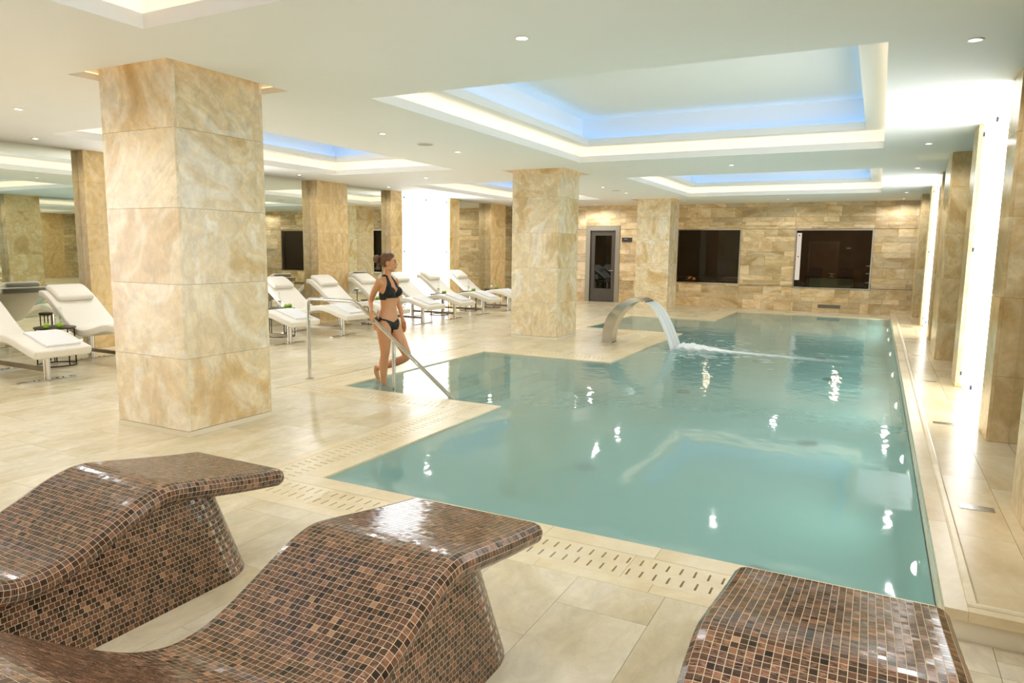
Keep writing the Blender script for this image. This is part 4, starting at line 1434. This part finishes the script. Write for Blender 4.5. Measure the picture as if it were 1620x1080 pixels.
# the table by the broad column: carafe with mint, and a taller stand with a glass jug
y = 5.9; TX = -10.50
e = empty('glass_carafe', (TX + .07, y + .04, TZ + .0003)); tag(e, 'clear glass carafe filled with mint leaves beside two green apples', 'carafe')
autosmooth(MB().lathe([(.055, 0), (.06, .01), (.055, .12), (.035, .20), (.026, .245), (.034, .29)], 20, caps=False).build('glass', M['glass'], e), 50)
rr = random.Random(4)
for k in range(26):
    a, r_, zz = rr.uniform(0, 6.28), rr.uniform(0, .033), rr.uniform(.02, .17)
    c, s_ = math.cos(a), math.sin(a)
    p = Vector((r_ * c, r_ * s_, zz)); d = Vector((rr.uniform(-1, 1), rr.uniform(-1, 1), rr.uniform(0, 1))).normalized() * .016
    q = d.cross(Vector((0, 0, 1))).normalized() * .008
    MB().add([p - d, p + q, p + d, p - q, p + Vector((0, 0, .002))], [(0, 1, 4), (1, 2, 4), (2, 3, 4), (3, 0, 4)]).build('mint_leaf', M['herb'], e)
e = empty('drinks_stand', (TX - .42, y + .12, 0)); tag(e, 'narrow dark stand taller than the wire table beside it', 'stand')
autosmooth(MB().lathe([(.085, 0), (.09, .006), (.09, .03), (.085, .035)], 24, (0, 0, .70)).build('table_top', M['darkmetal'], e), 40)
for k in range(4):
    a = PI / 4 + k * PI / 2
    MB().tube([(.075 * math.cos(a), .075 * math.sin(a), .001), (.075 * math.cos(a), .075 * math.sin(a), .6995)], .008, 8).build('leg', M['darkmetal'], e, True)
e = empty('glass_jug', (TX - .42, y + .12, .7353)); tag(e, 'small clear glass jug with a lemon slice on the narrow dark stand', 'jug')
autosmooth(MB().lathe([(.05, 0), (.062, .02), (.058, .08), (.03, .13), (.012, .15)], 18, caps=False).build('glass', M['glass'], e), 50)
MB().lathe([(.0005, 0), (.018, .004), (.018, .02), (.0005, .024)], 12, (0, 0, .151), caps=False).build('lemon_slice', principled('lemon', srgb(222, 190, 60), .5), e, True)

# ================================================================== THE BATHER
WO = Vector((-5.60, 7.30, -.10))           # where she stands on the top step
def ellipsoid(mb, c, r, rot=None, n=16, m=10):
    rot = rot or Matrix.Identity(3)
    v = [Vector(c) + rot @ Vector((0, 0, -r[2]))]
    for i in range(1, m):
        a = -PI / 2 + PI * i / m
        for k in range(n):
            b = 2 * PI * k / n
            v.append(Vector(c) + rot @ Vector((r[0] * math.cos(a) * math.cos(b), r[1] * math.cos(a) * math.sin(b), r[2] * math.sin(a))))
    v.append(Vector(c) + rot @ Vector((0, 0, r[2])))
    f = [(0, 1 + (k + 1) % n, 1 + k) for k in range(n)]
    for i in range(m - 2):
        for k in range(n):
            f.append((1 + i * n + k, 1 + i * n + (k + 1) % n, 1 + (i + 1) * n + (k + 1) % n, 1 + (i + 1) * n + k))
    e_ = len(v) - 1
    f += [(e_, 1 + (m - 2) * n + k, 1 + (m - 2) * n + (k + 1) % n) for k in range(n)]
    mb.add(v, f)
def limb(mb, pts, rad, n=14, sub=6):
    """smooth tapering limb with rounded ends; rad: radius per joint"""
    q = catmull([(*p, r) for p, r in zip(pts, rad)], sub)
    P_ = [Vector(x[:3]) for x in q]; R_ = [max(x[3], .003) for x in q]
    d0 = (P_[0] - P_[1]).normalized(); d1 = (P_[-1] - P_[-2]).normalized()
    pre = [(P_[0] + d0 * R_[0] * s_, R_[0] * math.sqrt(max(0.02, 1 - s_ * s_))) for s_ in (.97, .8, .5)]
    post = [(P_[-1] + d1 * R_[-1] * s_, R_[-1] * math.sqrt(max(0.02, 1 - s_ * s_))) for s_ in (.5, .8, .97)]
    allp = pre + list(zip(P_, R_)) + post
    mb.tube([a for a, _ in allp], [b for _, b in allp], n)
def torso(mb, rings, n=28):
    v = []
    for z, cx, cyy, a, b in rings:
        for k in range(n):
            t = 2 * PI * k / n
            c_, s_ = math.cos(t), math.sin(t)
            e_ = .86
            v.append((cx + a * math.copysign(abs(c_) ** e_, c_), cyy + b * math.copysign(abs(s_) ** e_, s_), z))
    f = []
    for i in range(len(rings) - 1):
        for k in range(n):
            f.append((i * n + k, i * n + (k + 1) % n, (i + 1) * n + (k + 1) % n, (i + 1) * n + k))
    f.append(tuple(reversed(range(n)))); f.append(tuple((len(rings) - 1) * n + k for k in range(n)))
    mb.add(v, f)
fig = MB()
TW = 7.30
rg = catmull([(.69, -5.600, TW, .070, .120), (.74, -5.615, TW, .100, .165), (.80, -5.618, TW, .112, .178), (.87, -5.605, TW, .100, .165), (.94, -5.590, TW, .084, .138),
              (1.00, -5.580, TW, .078, .122), (1.06, -5.577, TW, .082, .126), (1.13, -5.577, TW, .092, .140), (1.20, -5.582, TW, .096, .150), (1.27, -5.592, TW, .090, .156),
              (1.325, -5.602, TW, .074, .150), (1.365, -5.608, TW, .056, .105), (1.395, -5.610, TW, .048, .062)], 3)
torso(fig, rg)
for s_ in (-1, 1):
    ellipsoid(fig, (-5.500, TW + s_ * .074, 1.195), (.066, .062, .064))          # bust
    ellipsoid(fig, (-5.672, TW + s_ * .078, .775), (.092, .094, .105))            # seat
    ellipsoid(fig, (-5.604, TW + s_ * .165, 1.312), (.052, .050, .052))           # shoulder cap
limb(fig, [(-5.612, TW, 1.36), (-5.600, TW, 1.42), (-5.588, TW, 1.49)], [.054, .048, .050])     # neck
# standing right leg (towards the rail)
limb(fig, [(-5.605, TW - .082, .80), (-5.595, TW - .085, .68), (-5.585, TW - .085, .55), (-5.582, TW - .085, .42), (-5.592, TW - .085, .36), (-5.610, TW - .083, .26), (-5.612, TW - .082, .12), (-5.608, TW - .082, -.02)],
     [.098, .094, .080, .062, .056, .058, .045, .034])
limb(fig, [(-5.655, TW - .082, -.062), (-5.60, TW - .084, -.055), (-5.53, TW - .088, -.066), (-5.45, TW - .092, -.078)], [.030, .036, .032, .020])
for k in range(5):
    limb(fig, [(-5.47, TW - .092 + (k - 2) * .017, -.078), (-5.425 - abs(k - 3) * .008, TW - .092 + (k - 2) * .019, -.084)], [.012, .0095], 8, 2)
# left leg, knee bent forward, foot trailing behind
limb(fig, [(-5.605, TW + .082, .80), (-5.54, TW + .085, .68), (-5.465, TW + .088, .55), (-5.39, TW + .09, .425), (-5.365, TW + .09, .362), (-5.43, TW + .09, .312), (-5.57, TW + .092, .255), (-5.72, TW + .094, .195), (-5.83, TW + .095, .158)],
     [.098, .092, .080, .063, .056, .054, .056, .043, .033])
limb(fig, [(-5.868, TW + .095, .165), (-5.872, TW + .097, .11), (-5.855, TW + .10, .045), (-5.838, TW + .102, -.02)], [.033, .034, .030, .018])
for k in range(5):
    limb(fig, [(-5.838, TW + .102 + (k - 2) * .017, -.012), (-5.811, TW + .102 + (k - 2) * .019, -.045 + abs(k - 1) * .004)], [.012, .0095], 8, 2)
# right arm: elbow out, hand on the rail
SHR = (-5.606, TW - .168, 1.318)
limb(fig, [SHR, (-5.690, TW - .150, 1.205), (-5.765, TW - .120, 1.095), (-5.768, TW - .140, 1.060), (-5.700, TW - .215, 1.015), (-5.632, TW - .288, .972)], [.046, .041, .035, .036, .031, .023])
# rail passes under the palm
rz_ = lambda x: 1.075 + (x + 5.86) * (-1.065 / 1.42)
px_, py_ = -5.590, 6.985
rd = Vector((.8, 0, -.6))
pz_ = rz_(px_) + .052
limb(fig, [(-5.632, TW - .288, .972), (-5.612, TW - .305, .950), (px_ + .005, py_ - .012, pz_ + .004)], [.023, .031, .027], 12, 3)
for k in range(4):                                   # fingers laid over the rail, tips down its outer side
    o_ = rd * ((k - 1.5) * .0195)
    ln = (.92, 1.0, .97, .80)[k]
    b0 = Vector((px_ + .004, py_ - .012, pz_)) + o_
    zr = rz_(b0.x)
    limb(fig, [b0, Vector((b0.x + .010, 6.950, zr + .036)), Vector((b0.x + .018, 6.930, zr + .012)), Vector((b0.x + .022, 6.931, zr - .012 * ln)), Vector((b0.x + .025, 6.938, zr - .028 * ln))],
         [.0105, .0098, .0088, .0080, .0070], 8, 3)
tb = Vector((px_ + .012, py_ + .018, pz_ + .004))
limb(fig, [tb, tb + Vector((.030, .012, -.020)), tb + Vector((.055, .012, -.058))], [.013, .0105, .0085], 8, 3)
# left arm hanging
SHL = (-5.600, TW + .168, 1.318)
limb(fig, [SHL, (-5.612, TW + .205, 1.20), (-5.612, TW + .225, 1.075), (-5.590, TW + .225, 1.02), (-5.545, TW + .215, .92), (-5.515, TW + .205, .835)], [.046, .040, .035, .035, .029, .022])
limb(fig, [(-5.515, TW + .205, .835), (-5.500, TW + .203, .79), (-5.490, TW + .200, .745)], [.022, .031, .028], 12, 3)
for k in range(4):
    o_ = Vector(((k - 1.5) * .0185, 0, 0))
    b0 = Vector((-5.490, TW + .200, .742)) + o_
    ln = (.9, 1.0, .95, .78)[3 - k]
    limb(fig, [b0, b0 + Vector((.006, -.004, -.035 * ln)), b0 + Vector((.008, -.014, -.066 * ln)), b0 + Vector((.006, -.024, -.088 * ln))], [.0105, .0095, .0085, .0070], 8, 3)
tb = Vector((-5.466, TW + .192, .790))
limb(fig, [tb, tb + Vector((.020, -.014, -.030)), tb + Vector((.022, -.022, -.062))], [.013, .0105, .0085], 8, 3)
# head, turned towards the water spout
HC = Vector((-5.574, TW, 1.566))
HS = 1.05
HY = math.radians(34)
HR = Matrix.Rotation(HY, 3, 'Z') @ Matrix.Rotation(math.radians(3), 3, 'Y')
def hp_(x, y, z): return HC + HR @ (Vector((x, y, z)) * HS)
def hell(c, r, rot): ellipsoid(fig, c, tuple(q * HS for q in r), rot)
hell(hp_(-.012, 0, .030), (.094, .073, .092), HR)             # skull
hell(hp_(.030, 0, -.020), (.058, .058, .088), HR)             # face
hell(hp_(.046, 0, -.086), (.034, .030, .026), HR)             # chin
for s_ in (-1, 1):
    hell(hp_(.012, s_ * .044, -.066), (.040, .016, .026), Matrix.Rotation(HY + s_ * -.5, 3, 'Z'))   # jaw
    hell(hp_(.060, s_ * .034, -.014), (.022, .022, .018), HR)      # cheekbone
    hell(hp_(-.016, s_ * .074, -.010), (.018, .007, .030), HR)     # ear
hell(hp_(.076, 0, .036), (.016, .044, .012), HR)              # brow
limb(fig, [hp_(.082, 0, .020), hp_(.093, 0, -.004), hp_(.100, 0, -.022)], [.008, .009, .0105], 8, 3)   # nose
for s_ in (-1, 1):
    hell(hp_(.094, s_ * .010, -.028), (.009, .008, .007), HR)
hell(hp_(.086, 0, -.050), (.012, .020, .0065), HR)            # upper lip
hell(hp_(.084, 0, -.061), (.012, .018, .0070), HR)            # lower lip
raw = MB(); raw.v = [tuple(Vector(p) - WO) for p in fig.v]; raw.f = fig.f
src = raw.build('figure_source', None)
md = src.modifiers.new('remesh', 'REMESH'); md.mode = 'VOXEL'; md.voxel_size = .0048; md.use_smooth_shade = True
sm = src.modifiers.new('smooth', 'SMOOTH'); sm.factor = .5; sm.iterations = 3
dg = bpy.context.evaluated_depsgraph_get()
skin_me = bpy.data.meshes.new_from_object(src.evaluated_get(dg))
bpy.data.objects.remove(src)
skin_me.name = 'person'
def skin_mat():
    mt, nt, out = new_mat('tanned_skin')
    L = nt.links.new
    g = nd(nt, 'ShaderNodeNewGeometry')
    n = nd(nt, 'ShaderNodeTexNoise'); n.inputs['Scale'].default_value = 14; n.inputs['Detail'].default_value = 3
    L(g.outputs['Position'], n.inputs[0])
    mx = nd(nt, 'ShaderNodeMix', data_type='RGBA'); L(n.outputs[0], mx.inputs[0])
    mx.inputs[6].default_value = srgb(206, 146, 102); mx.inputs[7].default_value = srgb(216, 158, 112)
    p = nd(nt, 'ShaderNodeBsdfPrincipled'); L(mx.outputs[2], p.inputs['Base Color'])
    p.inputs['Roughness'].default_value = .42
    p.inputs['Subsurface Weight'].default_value = .12
    p.inputs['Subsurface Radius'].default_value = (.02, .008, .004)
    p.inputs['Subsurface Scale'].default_value = .5
    L(p.outputs[0], out.inputs[0])
    return mt
M['skin'] = skin_mat()
M['lip'] = principled('lip', srgb(176, 92, 82), .4)
M['brow'] = principled('eyebrow', srgb(84, 56, 36), .7)
M['hair'] = noisy('brown_hair', srgb(70, 44, 24), srgb(132, 90, 52), 60, .45, stretch=(1, 1, .4))
M['bikini'] = principled('dark_green_bikini', srgb(20, 22, 14), .7)
M['eye'] = principled('eye', srgb(40, 28, 20), .15)
for mm in (M['skin'], M['lip'], M['brow']):
    skin_me.materials.append(mm)
nv = len(skin_me.vertices); npoly = len(skin_me.polygons)
vc = np.zeros(nv * 3); skin_me.vertices.foreach_get('co', vc); vc = vc.reshape(-1, 3)
vn = np.zeros(nv * 3); skin_me.vertex_normals.foreach_get('vector', vn); vn = vn.reshape(-1, 3)
skin_me.polygons.foreach_set('use_smooth', [True] * npoly)
faces = [tuple(p.vertices) for p in skin_me.polygons]
fc = np.zeros(npoly * 3); skin_me.polygons.foreach_get('center', fc); fc = fc.reshape(-1, 3)
W = fc + np.array(WO)
hl = (W - np.array(HC)) @ np.array(HR) / HS              # head-local coordinates
mi = np.zeros(npoly, int)
mi[(np.abs(hl[:, 1]) < .022) & (hl[:, 0] > .070) & (hl[:, 2] > -.068) & (hl[:, 2] < -.044)] = 1
mi[(np.abs(np.abs(hl[:, 1]) - .030) < .020) & (hl[:, 0] > .055) & (np.abs(hl[:, 2] - .030 - .1 * (.03 - np.abs(np.abs(hl[:, 1]) - .02))) < .0030)] = 2
skin_me.polygons.foreach_set('material_index', mi.tolist())
person = bpy.data.objects.new('person', skin_me)
person.location = WO
link(person)
tag(person, 'person in a dark green bikini holding the handrail and stepping into the pool', 'person')
def shell(mask, off, name, mat, parent):
    idx = np.nonzero(mask)[0]
    used_ = sorted({v_ for i in idx for v_ in faces[i]})
    remap = {v_: k for k, v_ in enumerate(used_)}
    vo = vc[used_] + vn[used_] * off
    vi = vc[used_] + vn[used_] * (off * .1)
    fs = [tuple(remap[v_] for v_ in faces[i]) for i in idx]
    cnt = {}
    for q in fs:
        for a, b in zip(q, q[1:] + q[:1]):
            cnt[(a, b)] = cnt.get((a, b), 0) + 1
    n_ = len(used_)
    edge = [(a, b) for (a, b) in cnt if (b, a) not in cnt]
    nb = {}
    for a, b in edge:
        nb.setdefault(a, []).append(b); nb.setdefault(b, []).append(a)
    bi = np.array([q for q in nb if len(nb[q]) == 2]); n1 = np.array([nb[q][0] for q in bi]); n2 = np.array([nb[q][1] for q in bi])
    for _ in range(12):                       # even out the hem
        for arr in (vo, vi):
            arr[bi] = arr[bi] * .4 + (arr[n1] + arr[n2]) * .3
    allf = fs + [(b, a, a + n_, b + n_) for a, b in edge]
    o = bpy.data.objects.new(name, mesh_data(name, np.concatenate([vo, vi]), allf, mat, True))
    return link(o, parent)
X, Y, Z = W[:, 0], W[:, 1] - TW, W[:, 2]
tors = (np.abs(Y) < .158 - np.clip(Z - 1.18, 0, 1) * .25) & (X > -5.685)
ay = np.abs(Y)
frontx = X > -5.585
band = (Z > 1.095 + .02 * (X > -5.53)) & (Z < 1.150) & tors
outer = np.interp(Z, [1.10, 1.14, 1.25, 1.395], [.17, .152, .124, .056])
inner = np.interp(Z, [1.13, 1.145, 1.20, 1.25, 1.395], [.0, .006, .022, .046, .034])
cup = frontx & (Z > 1.115) & (Z < 1.40) & (ay < outer) & (ay > inner) & tors
side = (~frontx) & (Z > 1.095) & (Z < 1.145 + np.clip((X + 5.66) * .7, 0, .06)) & tors
strap = cup
nape = (Z > 1.385) & (Z < 1.412) & (ay < .07) & (~frontx) & (X > -5.68)
shell((band | cup | side | strap | nape), .005, 'bikini_top', M['bikini'], person)
legcut = .715 + np.clip((ay - .035), 0, 1) * 1.28
top_f = .800 + .36 * ay
lo_f = (X > -5.60) & (Z > legcut - .012) & (Z < top_f) & (Z > .66)
lo_b = (X <= -5.60) & (Z > .70 + np.clip(ay - .05, 0, 1) * 1.15) & (Z < .875)
tie = (Z > top_f - .024) & (Z < top_f) & (X > -5.60) | (X <= -5.60) & (Z > .845) & (Z < .872)
crot = (Z < .72) & (Z > .655) & (ay < .045) & (np.abs(X + 5.605) < .09)
armfree = (ay < .186) & (Y < .166) & ~((Y > .12) & (X > -5.56) & (Z < .9))
shell((lo_f | lo_b | tie | crot) & armfree, .0045, 'bikini_bottom', M['bikini'], person)
bow = MB()
for dx, dz in ((.035, .012), (-.03, .014), (.03, -.035), (-.012, -.045)):
    limb(bow, [(-5.600, TW - .176, .858), (-5.600 + dx * .6, TW - .186, .858 + dz * .7), (-5.600 + dx, TW - .184, .858 + dz)], [.008, .011, .006], 8, 3)
ellipsoid(bow, (-5.600, TW - .178, .858), (.012, .010, .012), None, 10, 6)
bow.v = [tuple(Vector(p) - WO) for p in bow.v]
bow.build('side_bow', M['bikini'], person, True)
bt = MB()
for dy in (-.012, .012):
    limb(bt, [(-5.672, TW + dy, 1.12), (-5.69, TW + dy * 1.5, 1.05), (-5.688, TW + dy * 2, .985)], [.006, .005, .004], 6, 3)
bt.v = [tuple(Vector(p) - WO) for p in bt.v]
bt.build('back_ties', M['bikini'], person, True)
# hair drawn back into a bun
hairline = .058 - np.clip(.075 - hl[:, 2], 0, 1) * .72
hm = (hl[:, 2] > -.075) & (hl[:, 0] < hairline) & (W[:, 2] > 1.455) & ~((np.abs(hl[:, 1]) > .066) & (hl[:, 2] < .018) & (hl[:, 0] > -.036)) & ~((hl[:, 2] < -.045) & (hl[:, 0] > -.05))
hair = shell(hm, .010, 'hair', M['hair'], person)
bn = MB()
bc = hp_(-.146, 0, .034)
ellipsoid(bn, bc, (.046, .048, .046), HR, 18, 12)
rh = random.Random(9)
for k in range(16):                                   # coiled strands of the bun
    a = 2 * PI * k / 16
    pts = []
    for t in range(5):
        th_ = a + t * .55
        ph_ = -1.0 + t * .5
        pts.append(bc + HR @ Vector((.047 * math.sin(ph_) , .049 * math.cos(ph_) * math.cos(th_), .047 * math.cos(ph_) * math.sin(th_))))
    limb(bn, pts, [.004, .007, .008, .007, .004], 6, 3)
for k in range(9):                                    # loose wisps
    p0 = hp_(-.10 - .04 * rh.random(), rh.uniform(-.04, .04), -.01)
    limb(bn, [p0, p0 + Vector((rh.uniform(-.02, .01), rh.uniform(-.01, .01), -.04)), p0 + Vector((rh.uniform(-.025, .015), rh.uniform(-.015, .015), -.085))], [.003, .0022, .0012], 5, 3)
bn.v = [tuple(Vector(p) - WO) for p in bn.v]
bn.build('bun', M['hair'], hair, True)
for s_ in (-1, 1):
    ey = MB(); ellipsoid(ey, hp_(.078, s_ * .030, .008), (.010, .013, .0065), HR, 10, 6)
    ey.v = [tuple(Vector(p) - WO) for p in ey.v]
    ey.build('eye', M['eye'], person, True)
